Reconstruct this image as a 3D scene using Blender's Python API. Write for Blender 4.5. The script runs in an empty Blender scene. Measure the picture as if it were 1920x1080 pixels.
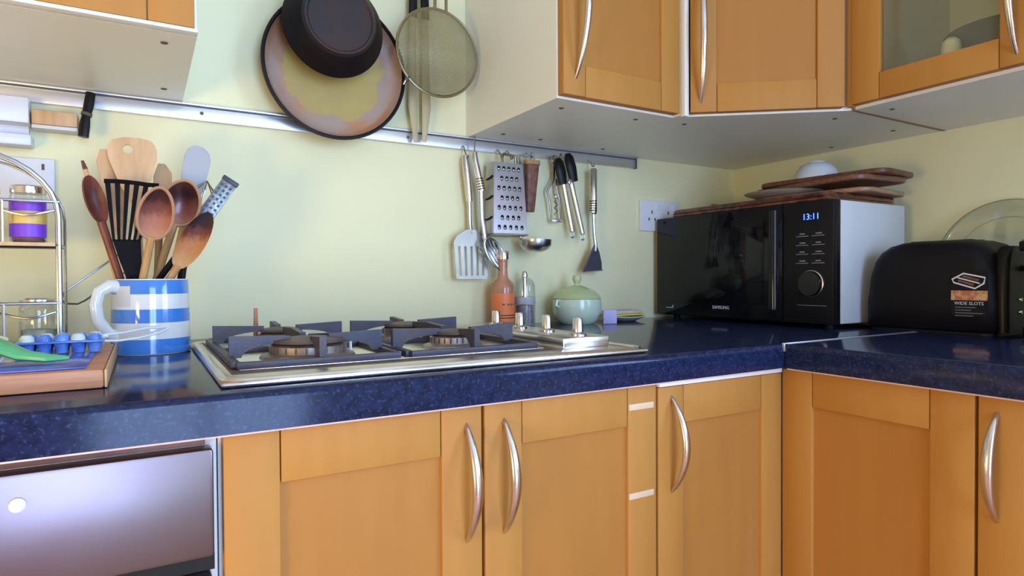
import bpy, bmesh, math, random
from mathutils import Matrix, Vector
random.seed(7)
scene = bpy.context.scene
COL = scene.collection
PI = math.pi
V = Vector

# ------------------------------------------------------------------ camera
ZT = 0.91            # worktop surface; x/y origin is the inner corner of the L-shaped worktop
FPX = 1176.7
yaw, pitch, roll = (math.radians(a) for a in (59.4715, -0.8893, -0.3159))
Fw = V((math.cos(yaw)*math.cos(pitch), math.sin(yaw)*math.cos(pitch), math.sin(pitch)))
Rt = V((math.sin(yaw), -math.cos(yaw), 0)); Up = Rt.cross(Fw)
R2 = math.cos(roll)*Rt + math.sin(roll)*Up; U2 = -math.sin(roll)*Rt + math.cos(roll)*Up
cam = bpy.data.cameras.new('camera'); cam.sensor_width = 36; cam.lens = 36*FPX/1920; cam.clip_start = 0.02
co = bpy.data.objects.new('camera', cam); COL.objects.link(co)
m3 = Matrix((R2, U2, -Fw)).transposed()
co.matrix_world = Matrix.Translation((-0.9209, -0.6698, 1.0221)) @ m3.to_4x4()
scene.camera = co

# ------------------------------------------------------------------ world, lights, exposure
w = bpy.data.worlds.new('world'); scene.world = w; w.use_nodes = True
w.node_tree.nodes['Background'].inputs[0].default_value = (0.55, 0.72, 1.0, 1)
w.node_tree.nodes['Background'].inputs[1].default_value = 1.0

def area(name, loc, rot, sx, sy, power, col):
    l = bpy.data.lights.new(name, 'AREA'); l.shape = 'RECTANGLE'; l.size = sx; l.size_y = sy
    l.energy = power; l.color = col
    o = bpy.data.objects.new(name, l); COL.objects.link(o); o.location = loc; o.rotation_euler = rot
    return o
# daylight entering through the two windows of the room
area('daylight_garden_door', (-0.67, -2.58, 1.10), (PI/2, 0, 0), 0.95, 1.95, 122, (0.42, 0.58, 1.0))
area('daylight_side_window', (0.73, -1.50, 1.47), (PI/2, 0, PI/2), 1.1, 1.05, 94, (0.43, 0.59, 1.0))

vs = scene.view_settings
vs.view_transform = 'Standard'; vs.look = 'None'; vs.gamma = 1; vs.use_curve_mapping = False
vs.exposure = 0.0

# ------------------------------------------------------------------ materials
def mat(name, col, rough=0.5, metal=0.0, col2=None, nscale=12.0, stretch=(1, 1, 1), bump=0.0, bscale=200.0,
        spec=None, alpha=None, trans=0.0, ior=1.45, coat=0.0, detail=3.0, lo=0.35, hi=0.65, emit=None, estr=0.0, coord='Object'):
    m = bpy.data.materials.new(name); m.use_nodes = True
    nt = m.node_tree; b = nt.nodes['Principled BSDF']
    b.inputs['Roughness'].default_value = rough; b.inputs['Metallic'].default_value = metal
    b.inputs['IOR'].default_value = ior
    if spec is not None: b.inputs['Specular IOR Level'].default_value = spec
    if trans: b.inputs['Transmission Weight'].default_value = trans
    if alpha is not None: b.inputs['Alpha'].default_value = alpha
    if coat: b.inputs['Coat Weight'].default_value = coat; b.inputs['Coat Roughness'].default_value = 0.08
    tc = nt.nodes.new('ShaderNodeTexCoord'); mp = nt.nodes.new('ShaderNodeMapping')
    mp.inputs['Scale'].default_value = stretch
    nt.links.new(tc.outputs[coord], mp.inputs['Vector'])
    n = nt.nodes.new('ShaderNodeTexNoise'); n.inputs['Scale'].default_value = nscale; n.inputs['Detail'].default_value = detail
    nt.links.new(mp.outputs['Vector'], n.inputs['Vector'])
    r = nt.nodes.new('ShaderNodeValToRGB')
    c2 = col2 or tuple(c*0.9 for c in col)
    r.color_ramp.elements[0].position = lo; r.color_ramp.elements[0].color = (*c2, 1)
    r.color_ramp.elements[1].position = hi; r.color_ramp.elements[1].color = (*col, 1)
    nt.links.new(n.outputs['Fac'], r.inputs['Fac']); nt.links.new(r.outputs['Color'], b.inputs['Base Color'])
    if bump:
        n2 = nt.nodes.new('ShaderNodeTexNoise'); n2.inputs['Scale'].default_value = bscale
        nt.links.new(mp.outputs['Vector'], n2.inputs['Vector'])
        bp = nt.nodes.new('ShaderNodeBump'); bp.inputs['Strength'].default_value = bump; bp.inputs['Distance'].default_value = 0.002
        nt.links.new(n2.outputs['Fac'], bp.inputs['Height']); nt.links.new(bp.outputs['Normal'], b.inputs['Normal'])
    if emit:
        b.inputs['Emission Color'].default_value = (*emit, 1); b.inputs['Emission Strength'].default_value = estr
    return m

def ramp_mat(name, stops, axis='Z', rough=0.4, const=False, coat=0.0, spec=None):
    """colour bands along the object's own generated axis (glaze bands, burnt tips)"""
    m = bpy.data.materials.new(name); m.use_nodes = True
    nt = m.node_tree; b = nt.nodes['Principled BSDF']; b.inputs['Roughness'].default_value = rough
    if coat: b.inputs['Coat Weight'].default_value = coat
    if spec is not None: b.inputs['Specular IOR Level'].default_value = spec
    tc = nt.nodes.new('ShaderNodeTexCoord'); sp = nt.nodes.new('ShaderNodeSeparateXYZ')
    nz = nt.nodes.new('ShaderNodeTexNoise'); nz.inputs['Scale'].default_value = 9
    nt.links.new(tc.outputs['Generated'], sp.inputs[0])
    r = nt.nodes.new('ShaderNodeValToRGB'); cr = r.color_ramp
    cr.interpolation = 'CONSTANT' if const else 'EASE'
    while len(cr.elements) < len(stops): cr.elements.new(0.5)
    for e, (p, c) in zip(cr.elements, stops): e.position = p; e.color = (*c, 1)
    if const: nt.links.new(sp.outputs[axis], r.inputs['Fac'])
    else:
        ma = nt.nodes.new('ShaderNodeMath'); ma.operation = 'MULTIPLY_ADD'; ma.inputs[1].default_value = 0.22; ma.inputs[2].default_value = -0.11
        ad = nt.nodes.new('ShaderNodeMath'); ad.operation = 'ADD'
        nt.links.new(nz.outputs['Fac'], ma.inputs[0]); nt.links.new(ma.outputs[0], ad.inputs[0]); nt.links.new(sp.outputs[axis], ad.inputs[1])
        nt.links.new(ad.outputs[0], r.inputs['Fac'])
    nt.links.new(r.outputs['Color'], b.inputs['Base Color'])
    return m

def glass_mat(name, col, gloss=0.1, tint=0.9):
    """thin clear pane / jar wall: mostly see-through with a gloss"""
    m = bpy.data.materials.new(name); m.use_nodes = True; nt = m.node_tree
    nt.nodes.remove(nt.nodes['Principled BSDF']); out = nt.nodes['Material Output']
    t = nt.nodes.new('ShaderNodeBsdfTransparent'); g = nt.nodes.new('ShaderNodeBsdfGlossy'); g.inputs['Roughness'].default_value = 0.06
    d = nt.nodes.new('ShaderNodeBsdfDiffuse'); d.inputs['Color'].default_value = (*col, 1)
    nz = nt.nodes.new('ShaderNodeTexNoise'); nz.inputs['Scale'].default_value = 4
    rp = nt.nodes.new('ShaderNodeValToRGB'); rp.color_ramp.elements[0].color = (*[c*0.95 for c in col], 1); rp.color_ramp.elements[1].color = (*col, 1)
    nt.links.new(nz.outputs['Fac'], rp.inputs['Fac']); nt.links.new(rp.outputs['Color'], t.inputs['Color'])
    lw = nt.nodes.new('ShaderNodeLayerWeight'); lw.inputs['Blend'].default_value = 0.25
    mu = nt.nodes.new('ShaderNodeMath'); mu.operation = 'MULTIPLY_ADD'; mu.inputs[1].default_value = 0.6; mu.inputs[2].default_value = gloss
    mu.use_clamp = True
    nt.links.new(lw.outputs['Facing'], mu.inputs[0])
    mx = nt.nodes.new('ShaderNodeMixShader'); nt.links.new(mu.outputs[0], mx.inputs[0])
    nt.links.new(t.outputs[0], mx.inputs[1]); nt.links.new(g.outputs[0], mx.inputs[2])
    mx2 = nt.nodes.new('ShaderNodeMixShader'); mx2.inputs[0].default_value = 1-tint
    nt.links.new(mx.outputs[0], mx2.inputs[1]); nt.links.new(d.outputs[0], mx2.inputs[2])
    nt.links.new(mx2.outputs[0], out.inputs[0])
    return m

def worktop_mat():
    m = mat('worktop_laminate', (0.013, 0.021, 0.066), 0.12, col2=(0.008, 0.011, 0.034), nscale=90, spec=0.25)
    nt = m.node_tree; b = nt.nodes['Principled BSDF']
    base = b.inputs['Base Color'].links[0].from_socket
    tc = nt.nodes.new('ShaderNodeTexCoord')
    n = nt.nodes.new('ShaderNodeTexNoise'); n.inputs['Scale'].default_value = 260; n.inputs['Detail'].default_value = 4
    nt.links.new(tc.outputs['Object'], n.inputs['Vector'])
    r = nt.nodes.new('ShaderNodeValToRGB'); r.color_ramp.elements[0].position = 0.55; r.color_ramp.elements[1].position = 0.82
    r.color_ramp.elements[0].color = (0, 0, 0, 1); r.color_ramp.elements[1].color = (1, 1, 1, 1)
    nt.links.new(n.outputs['Fac'], r.inputs['Fac'])
    mx = nt.nodes.new('ShaderNodeMixRGB'); mx.inputs[2].default_value = (0.05, 0.075, 0.15, 1)
    nt.links.new(r.outputs['Color'], mx.inputs[0]); nt.links.new(base, mx.inputs[1]); nt.links.new(mx.outputs[0], b.inputs['Base Color'])
    return m

M = {}
M['wall'] = mat('wall_paint', (0.84, 0.80, 0.49), 0.75, col2=(0.81, 0.77, 0.46), nscale=3, bump=0.12, bscale=90)
M['warm_wall'] = mat('warm_plaster', (0.72, 0.58, 0.42), 0.8, nscale=2)
M['ceiling'] = mat('ceiling_paint', (0.80, 0.79, 0.72), 0.8, nscale=2)
M['floor'] = mat('terracotta_floor', (0.60, 0.34, 0.22), 0.5, col2=(0.52, 0.28, 0.18), nscale=5)
M['door'] = mat('beech_veneer', (0.47, 0.222, 0.046), 0.55, col2=(0.45, 0.205, 0.043), nscale=9, stretch=(5, 5, 0.5), detail=4, spec=0.25)
M['panel'] = mat('beech_panel', (0.43, 0.190, 0.039), 0.55, col2=(0.41, 0.177, 0.037), nscale=9, stretch=(5, 5, 0.5), detail=4, spec=0.25)
M['white'] = mat('white_melamine', (0.84, 0.83, 0.74), 0.4, col2=(0.81, 0.80, 0.71), nscale=4)
M['nickel'] = mat('brushed_nickel', (0.72, 0.70, 0.68), 0.22, 1.0, nscale=60, stretch=(1, 1, 0.1))
M['steel'] = mat('stainless_steel', (0.62, 0.61, 0.62), 0.28, 1.0, col2=(0.52, 0.51, 0.53), nscale=14, stretch=(1, 1, 1), bump=0.03, bscale=30)
M['oven_steel'] = mat('oven_steel', (0.24, 0.225, 0.22), 0.34, 1.0, col2=(0.22, 0.165, 0.175), nscale=5, bump=0.25, bscale=7)  # reddish second tone paints a red reflection into the steel colour
M['hob_steel'] = mat('hob_steel', (0.80, 0.77, 0.74), 0.26, 1.0, col2=(0.66, 0.60, 0.54), nscale=18)
M['chrome'] = mat('chrome_wire', (0.42, 0.44, 0.47), 0.26, 1.0, nscale=10)
M['alu'] = mat('aluminium_rail', (0.74, 0.76, 0.80), 0.33, 0.85, nscale=30, stretch=(0.1, 1, 1))
M['alu_dark'] = mat('rail_groove', (0.10, 0.11, 0.12), 0.6, nscale=10)
M['iron'] = mat('cast_iron', (0.045, 0.047, 0.075), 0.42, 0.15, col2=(0.07, 0.055, 0.06), nscale=40, bump=0.2, bscale=300)
M['burner'] = mat('burner_aluminium', (0.42, 0.38, 0.34), 0.45, 0.8, col2=(0.25, 0.20, 0.17), nscale=40)
M['cap'] = mat('burner_cap', (0.06, 0.045, 0.045), 0.5, 0.1, col2=(0.12, 0.08, 0.06), nscale=30)
M['black'] = mat('black_plastic', (0.008, 0.007, 0.009), 0.38, nscale=20, spec=0.25)
M['black_matt'] = mat('black_matt', (0.007, 0.006, 0.008), 0.5, nscale=20, spec=0.22)
M['gloss_black'] = mat('black_glass', (0.006, 0.006, 0.008), 0.06, nscale=5, spec=0.35)
M['dark'] = mat('dark_gap', (0.012, 0.011, 0.010), 0.8, nscale=5)
M['screw'] = mat('screw_cap', (0.10, 0.09, 0.07), 0.6, nscale=5)
M['worktop'] = worktop_mat()
M['edge'] = mat('chipboard_edge', (0.78, 0.62, 0.55), 0.6, col2=(0.70, 0.50, 0.42), nscale=30)
M['mw_white'] = mat('pale_painted_metal', (0.62, 0.66, 0.68), 0.3, nscale=6)
M['socket'] = mat('white_plastic', (0.80, 0.81, 0.84), 0.3, nscale=6)
M['wood_pale'] = mat('pale_wood', (0.66, 0.43, 0.22), 0.55, col2=(0.55, 0.33, 0.15), nscale=20, stretch=(4, 4, 0.5))
M['wood_mid'] = mat('honey_wood', (0.50, 0.29, 0.11), 0.5, col2=(0.40, 0.21, 0.07), nscale=20, stretch=(4, 4, 0.5))
M['wood_dark'] = mat('dark_wood', (0.16, 0.062, 0.030), 0.4, col2=(0.09, 0.03, 0.016), nscale=20, stretch=(1, 6, 1))
M['mid_board'] = mat('brown_board_wood', (0.24, 0.11, 0.06), 0.4, col2=(0.13, 0.055, 0.03), nscale=20, stretch=(1, 6, 12))
M['low_board'] = mat('tan_board_wood', (0.42, 0.24, 0.14), 0.45, col2=(0.30, 0.16, 0.09), nscale=20, stretch=(1, 6, 12))
M['wood_board'] = mat('board_wood', (0.56, 0.27, 0.14), 0.5, col2=(0.44, 0.19, 0.09), nscale=14, stretch=(0.8, 6, 12), detail=5)
M['spoon_front'] = ramp_mat('spoon_stain_light', [(0.0, (0.46, 0.22, 0.12)), (0.35, (0.38, 0.14, 0.085)), (0.62, (0.17, 0.05, 0.035)), (0.82, (0.05, 0.016, 0.015))], rough=0.55, spec=0.25)
M['spoon_dark'] = ramp_mat('spoon_stain_dark', [(0.0, (0.34, 0.12, 0.06)), (0.35, (0.20, 0.045, 0.03)), (0.7, (0.045, 0.012, 0.012)), (1.0, (0.10, 0.03, 0.02))], rough=0.3, coat=0.2)
M['spoon_tip'] = ramp_mat('spoon_burnt_tip', [(0.0, (0.48, 0.27, 0.10)), (0.42, (0.42, 0.16, 0.05)), (0.66, (0.12, 0.025, 0.015)), (0.80, (0.02, 0.005, 0.007))], rough=0.5, spec=0.25)
M['fine_grater'] = mat('grey_grater_steel', (0.30, 0.33, 0.31), 0.4, 0.8, col2=(0.14, 0.16, 0.15), nscale=160)
M['spoon_rim'] = mat('worn_spoon_rim', (0.50, 0.27, 0.15), 0.5, nscale=25)
M['spoon_red'] = mat('red_brown_wood', (0.22, 0.06, 0.04), 0.4, col2=(0.11, 0.028, 0.02), nscale=25, spec=0.3)
blue, wht = (0.055, 0.22, 0.62), (0.74, 0.75, 0.70)
M['jug'] = ramp_mat('banded_glaze', [(0.0, wht), (0.012, blue), (0.205, wht), (0.42, blue), (0.60, wht), (0.80, blue), (0.985, wht)], rough=0.12, const=True, coat=0.5)
M['jug_white'] = mat('white_glaze', (0.72, 0.73, 0.67), 0.15, nscale=8, coat=0.4)
M['label_white'] = mat('label_white', (0.70, 0.70, 0.66), 0.5, nscale=12)
M['silicone'] = mat('grey_silicone', (0.42, 0.44, 0.46), 0.5, nscale=12)
M['blue_plastic'] = mat('blue_plastic', (0.05, 0.14, 0.55), 0.15, col2=(0.16, 0.34, 0.72), nscale=45, coat=0.3)
M['blue_mat'] = mat('blue_sheet', (0.09, 0.12, 0.48), 0.15, col2=(0.06, 0.09, 0.36), nscale=25)
M['green_plastic'] = mat('green_plastic', (0.10, 0.46, 0.20), 0.3, nscale=15)
M['clear_white'] = mat('milky_plastic', (0.62, 0.72, 0.62), 0.2, nscale=18)
M['pan_inside'] = mat('worn_pan_coating', (0.42, 0.34, 0.095), 0.45, col2=(0.38, 0.27, 0.11), nscale=9, detail=6, spec=0.3)
def pan_stain(m):
    # stains creep in from the edge of the pan: radial distance plus noise
    nt = m.node_tree; b = nt.nodes['Principled BSDF']; base = b.inputs['Base Color'].links[0].from_socket
    tc = nt.nodes.new('ShaderNodeTexCoord'); mp = nt.nodes.new('ShaderNodeMapping')
    mp.inputs['Location'].default_value = (-1.0, 0, -1.0); mp.inputs['Scale'].default_value = (2, 0, 2)
    g = nt.nodes.new('ShaderNodeVectorMath'); g.operation = 'LENGTH'
    nt.links.new(tc.outputs['Generated'], mp.inputs[0]); nt.links.new(mp.outputs[0], g.inputs[0])
    n = nt.nodes.new('ShaderNodeTexNoise'); n.inputs['Scale'].default_value = 5; n.inputs['Detail'].default_value = 5
    nt.links.new(tc.outputs['Generated'], n.inputs['Vector'])
    a = nt.nodes.new('ShaderNodeMath'); a.operation = 'MULTIPLY_ADD'; a.inputs[1].default_value = 0.55; nt.links.new(n.outputs['Fac'], a.inputs[0]); nt.links.new(g.outputs['Value'], a.inputs[2])
    r = nt.nodes.new('ShaderNodeValToRGB'); e = r.color_ramp.elements
    e[0].position = 0.98; e[0].color = (0, 0, 0, 1); e[1].position = 1.26; e[1].color = (1, 1, 1, 1)
    nt.links.new(a.outputs[0], r.inputs['Fac'])
    r2 = nt.nodes.new('ShaderNodeValToRGB'); e = r2.color_ramp.elements
    e[0].position = 0.40; e[0].color = (0.42, 0.20, 0.10, 1); e[1].position = 0.6; e[1].color = (0.35, 0.26, 0.20, 1)
    n2 = nt.nodes.new('ShaderNodeTexNoise'); n2.inputs['Scale'].default_value = 3.5; nt.links.new(tc.outputs['Generated'], n2.inputs['Vector']); nt.links.new(n2.outputs['Fac'], r2.inputs['Fac'])
    mx = nt.nodes.new('ShaderNodeMixRGB'); nt.links.new(r.outputs['Color'], mx.inputs[0]); nt.links.new(base, mx.inputs[1]); nt.links.new(r2.outputs['Color'], mx.inputs[2])
    nt.links.new(mx.outputs[0], b.inputs['Base Color'])
pan_stain(M['pan_inside'])
M['pan_black'] = mat('burnt_black_pan', (0.008, 0.006, 0.007), 0.45, col2=(0.014, 0.008, 0.007), nscale=25, bump=0.15, bscale=120, spec=0.2)
M['pan_base'] = mat('pan_base', (0.018, 0.016, 0.020), 0.32, col2=(0.035, 0.016, 0.012), nscale=22, bump=0.2, bscale=150, spec=0.4)
M['mesh'] = mat('sieve_wire', (0.34, 0.31, 0.16), 0.4, 0.6, nscale=30)
M['wire_dark'] = mat('aged_wire', (0.30, 0.25, 0.14), 0.35, 0.8, nscale=30)
M['tong_wood'] = mat('tong_bamboo', (0.52, 0.45, 0.25), 0.5, nscale=30, stretch=(4, 4, 0.4))
M['leather'] = mat('brown_leather', (0.25, 0.11, 0.065), 0.5, col2=(0.13, 0.05, 0.03), nscale=60, bump=0.2)
M['green_glaze'] = mat('pale_green_glaze', (0.60, 0.72, 0.56), 0.2, col2=(0.55, 0.68, 0.52), nscale=9, coat=0.4)
M['lid_glaze'] = mat('olive_lid_glaze', (0.52, 0.60, 0.30), 0.25, col2=(0.46, 0.55, 0.27), nscale=9, coat=0.3)
M['glass'] = glass_mat('clear_glass', (0.93, 0.96, 0.95), 0.06, 0.97)
M['plate_rim'] = glass_mat('thick_glass_edge', (0.72, 0.72, 0.48), 0.08, 0.8)
M['pane'] = glass_mat('cabinet_pane', (0.95, 0.97, 0.88), 0.01, 0.98)
M['brown_glass'] = mat('amber_bottle', (0.50, 0.24, 0.14), 0.15, col2=(0.38, 0.16, 0.09), nscale=20, coat=0.3)
M['orange'] = mat('orange_label', (0.86, 0.22, 0.06), 0.45, nscale=20)
M['pepper'] = mat('peppercorns', (0.34, 0.29, 0.32), 0.6, col2=(0.20, 0.16, 0.18), nscale=220)
M['lavender'] = mat('lavender_card', (0.52, 0.48, 0.80), 0.5, nscale=14)
M['yellow'] = mat('yellow_cloth', (0.80, 0.70, 0.05), 0.6, nscale=30)
M['pinkish'] = mat('pinkish_cloth', (0.66, 0.55, 0.52), 0.7, nscale=60)
M['purple'] = mat('purple_label', (0.20, 0.05, 0.60), 0.4, nscale=20)
M['label_yellow'] = mat('yellow_label', (0.72, 0.52, 0.10), 0.4, col2=(0.60, 0.38, 0.12), nscale=60)
M['spice'] = mat('ground_spice', (0.25, 0.09, 0.05), 0.8, col2=(0.15, 0.05, 0.03), nscale=120)
M['herb'] = mat('pale_herbs', (0.48, 0.50, 0.40), 0.8, col2=(0.34, 0.36, 0.26), nscale=120)
M['wicker'] = mat('varnished_brown_tray', (0.17, 0.052, 0.022), 0.22, col2=(0.05, 0.014, 0.010), nscale=45, bump=0.5, bscale=70, coat=0.5)
M['bowl'] = mat('pale_bowl_glaze', (0.62, 0.70, 0.78), 0.2, nscale=6, coat=0.3)
M['plate_grey'] = mat('grey_plate', (0.45, 0.40, 0.34), 0.35, nscale=10)
M['leaf'] = mat('green_leaf', (0.10, 0.22, 0.03), 0.5, nscale=30)
M['print'] = mat('pale_print', (0.62, 0.63, 0.66), 0.5, nscale=20)
M['print_dim'] = mat('dim_print', (0.22, 0.23, 0.25), 0.5, nscale=20)
M['digits'] = mat('blue_display', (0.02, 0.05, 0.4), 0.5, emit=(0.05, 0.16, 1.0), estr=4.0)
M['toast_print'] = mat('toast_picture', (0.62, 0.40, 0.18), 0.5, col2=(0.50, 0.14, 0.06), nscale=60, lo=0.42, hi=0.55)
M['grey_cloth'] = mat('grey_pot', (0.10, 0.09, 0.07), 0.6, col2=(0.15, 0.13, 0.10), nscale=12)
M['cream_jar'] = mat('cream_jar', (0.74, 0.72, 0.50), 0.4, nscale=8)
M['edge_brown'] = mat('brown_board_edge', (0.34, 0.22, 0.13), 0.6, nscale=30)
M['turner_steel'] = mat('dull_turner_steel', (0.50, 0.47, 0.40), 0.42, 1.0, col2=(0.40, 0.37, 0.31), nscale=14)
M['nylon'] = mat('black_nylon', (0.006, 0.005, 0.007), 0.6, nscale=20, spec=0.1)
M['tape'] = mat('tape_residue', (0.72, 0.55, 0.36), 0.6, nscale=30)

# ------------------------------------------------------------------ mesh helpers
I4 = Matrix.Identity(4)
def basis(o, u, v, w_):
    m = Matrix((V(u), V(v), V(w_))).transposed().to_4x4(); return Matrix.Translation(V(o)) @ m
def merge(bm, t, m=None):
    if m is not None: bmesh.ops.transform(t, matrix=m, verts=t.verts)
    me = bpy.data.meshes.new('tmp'); t.to_mesh(me); t.free(); bm.from_mesh(me); bpy.data.meshes.remove(me)
def box(bm, x0, x1, y0, y1, z0, z1, bev=0.0, m=None, seg=2):
    t = bmesh.new(); bmesh.ops.create_cube(t, size=1)
    bmesh.ops.transform(t, matrix=Matrix.Translation(((x0+x1)/2, (y0+y1)/2, (z0+z1)/2)) @ Matrix.Diagonal((abs(x1-x0), abs(y1-y0), abs(z1-z0), 1)), verts=t.verts)
    if bev: bmesh.ops.bevel(t, geom=t.edges[:], offset=bev, segments=seg, affect='EDGES', profile=0.5)
    merge(bm, t, m)
def lathe(bm, prof, m=None, seg=32, a0=0.0, a1=2*PI):
    """revolve (r, z) profile around local z"""
    t = bmesh.new(); full = abs(a1-a0-2*PI) < 1e-6; n = seg if full else seg+1
    rows = []
    for r, z in prof:
        if r < 1e-6: rows.append([t.verts.new((0, 0, z))]*n)
        else: rows.append([t.verts.new((r*math.cos(a0+(a1-a0)*i/seg), r*math.sin(a0+(a1-a0)*i/seg), z)) for i in range(n)])
    for a, b in zip(rows, rows[1:]):
        for i in range(seg):
            j = (i+1) % n
            vs_ = []
            for q in (a[i], a[j], b[j], b[i]):
                if q not in vs_: vs_.append(q)
            if len(vs_) > 2:
                try: t.faces.new(vs_)
                except ValueError: pass
    merge(bm, t, m)
def tube(bm, pts, r, seg=8, closed=False, flat=1.0, m=None, up=None):
    """sweep a circle (flattened by `flat` along the second normal) along pts; r number or list"""
    pts = [V(p) for p in pts]; n = len(pts); rs = r if isinstance(r, (list, tuple)) else [r]*n
    t = bmesh.new(); rings = []; nrm = None
    for i, p in enumerate(pts):
        if closed: d = pts[(i+1) % n]-pts[i-1]
        else: d = pts[min(i+1, n-1)]-pts[max(i-1, 0)]
        d.normalize()
        if nrm is None:
            ref = V(up) if up is not None else (V((0, 0, 1)) if abs(d.z) < 0.9 else V((0, 1, 0)))
            nrm = (ref - d*ref.dot(d)).normalized()
        else: nrm = (nrm - d*nrm.dot(d)).normalized()
        bn = d.cross(nrm)
        rings.append([t.verts.new(p + (nrm*math.cos(2*PI*k/seg)*flat + bn*math.sin(2*PI*k/seg))*rs[i]) for k in range(seg)])
    for i in range(n if closed else n-1):
        a, b = rings[i], rings[(i+1) % n]
        for k in range(seg): t.faces.new((a[k], a[(k+1) % seg], b[(k+1) % seg], b[k]))
    if not closed: t.faces.new(rings[0]); t.faces.new(rings[-1])
    merge(bm, t, m)
def prism(bm, poly, d0, d1, m=None, bev=0.0):
    """polygon in local (x, z) extruded along local y from d0 to d1"""
    t = bmesh.new()
    a = [t.verts.new((x, d0, z)) for x, z in poly]; b = [t.verts.new((x, d1, z)) for x, z in poly]
    t.faces.new(a); t.faces.new(b); n = len(poly)
    for i in range(n): t.faces.new((a[i], a[(i+1) % n], b[(i+1) % n], b[i]))
    if bev: bmesh.ops.bevel(t, geom=t.edges[:], offset=bev, segments=2, affect='EDGES')
    merge(bm, t, m)
def loft(bm, rings, m=None, cap=True):
    t = bmesh.new(); R = [[t.verts.new(p) for p in r] for r in rings]; n = len(R[0])
    for a, b in zip(R, R[1:]):
        for k in range(n): t.faces.new((a[k], a[(k+1) % n], b[(k+1) % n], b[k]))
    if cap: t.faces.new(R[0]); t.faces.new(R[-1])
    merge(bm, t, m)
def rrect(cx, cy, hx, hy, r, n=6):
    out = []
    for k, (sx, sy) in enumerate(((1, 1), (-1, 1), (-1, -1), (1, -1))):
        for i in range(n+1):
            a = k*PI/2 + i*PI/2/n
            out.append((cx+sx*(hx-r)+r*math.cos(a), cy+sy*(hy-r)+r*math.sin(a)))
    return out
def dish(bm, c, s, a, n, w_, h, depth, thick, seg=28, rings=6, egg=0.0):
    """oval spoon bowl: half-width w_ along s, half-length h along a, hollow facing n"""
    c, s, a, n = V(c), V(s).normalized(), V(a).normalized(), V(n).normalized()
    t = bmesh.new()
    def surf(off, sc):
        rows = []
        for j in range(rings+1):
            q = j/rings; row = []
            for i in range(seg):
                th = 2*PI*i/seg; sx = math.cos(th)*w_*q*sc*(1-egg*math.sin(th)); sy = math.sin(th)*h*q*sc
                row.append(c + s*sx + a*sy - n*(depth*(1-q*q)+off))
            rows.append(row)
        return rows
    F_, B_ = surf(0, 1.0), surf(thick, 1.0)
    rim = []
    for rows in (F_, B_):
        cv = t.verts.new(rows[0][0]); prev = None
        for row in rows[1:]:
            cur = [t.verts.new(p) for p in row]
            for i in range(seg):
                j = (i+1) % seg
                if prev is None: t.faces.new((cv, cur[i], cur[j]))
                else: t.faces.new((prev[i], prev[j], cur[j], cur[i]))
            prev = cur
        rim.append(prev)
    for i in range(seg):
        j = (i+1) % seg; t.faces.new((rim[0][i], rim[0][j], rim[1][j], rim[1][i]))
    merge(bm, t)

def wloc(o):
    p = V((0, 0, 0))
    while o is not None: p += o.location; o = o.parent
    return p
def obj(name, bm, m, parent=None, ang=35, kind=None):
    """link bm (world coordinates) as one mesh object; children keep their parent's base as origin"""
    bmesh.ops.recalc_face_normals(bm, faces=bm.faces)
    me = bpy.data.meshes.new(name); bm.to_mesh(me); bm.free()
    me.materials.append(M[m] if isinstance(m, str) else m)
    me.polygons.foreach_set('use_smooth', [True]*len(me.polygons))
    me.set_sharp_from_angle(angle=math.radians(ang))
    o = bpy.data.objects.new(name, me)
    if parent is None:
        xs = [v.co for v in me.vertices]
        base = V((sum(v.x for v in xs)/len(xs), sum(v.y for v in xs)/len(xs), min(v.z for v in xs)))
        o.location = base; me.transform(Matrix.Translation(-base))
    else:
        me.transform(Matrix.Translation(-wloc(parent))); o.parent = parent
    COL.objects.link(o)
    if kind: o['kind'] = kind
    return o
def tag(o, label, cat, group=None):
    o['label'] = label; o['category'] = cat
    if group: o['group'] = group
    return o
def thing(name, label, cat, loc, group=None):
    o = bpy.data.objects.new(name, None); o.empty_display_size = 0.05; COL.objects.link(o); o.location = loc
    return tag(o, label, cat, group)
def B(f, *a, **k):
    bm = bmesh.new(); f(bm, *a, **k); return bm
def struct(name, bm, m, label=None):
    o = obj(name, bm, m); o['kind'] = 'structure'
    if label: o['label'] = label
    return o
def text(name, s, size, m4, mtl, parent, depth=0.0004, align='CENTER'):
    c = bpy.data.curves.new('t', 'FONT'); c.body = s; c.size = size; c.extrude = depth; c.align_x = align; c.align_y = 'CENTER'; c.resolution_u = 2
    o = bpy.data.objects.new('t', c); COL.objects.link(o)
    dg = bpy.context.evaluated_depsgraph_get(); me = bpy.data.meshes.new_from_object(o.evaluated_get(dg))
    bpy.data.objects.remove(o); bm = bmesh.new(); bm.from_mesh(me); bpy.data.meshes.remove(me)
    bmesh.ops.transform(bm, matrix=m4, verts=bm.verts)
    return obj(name, bm, mtl, parent)

WB, WR = 0.655, 0.655
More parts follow.
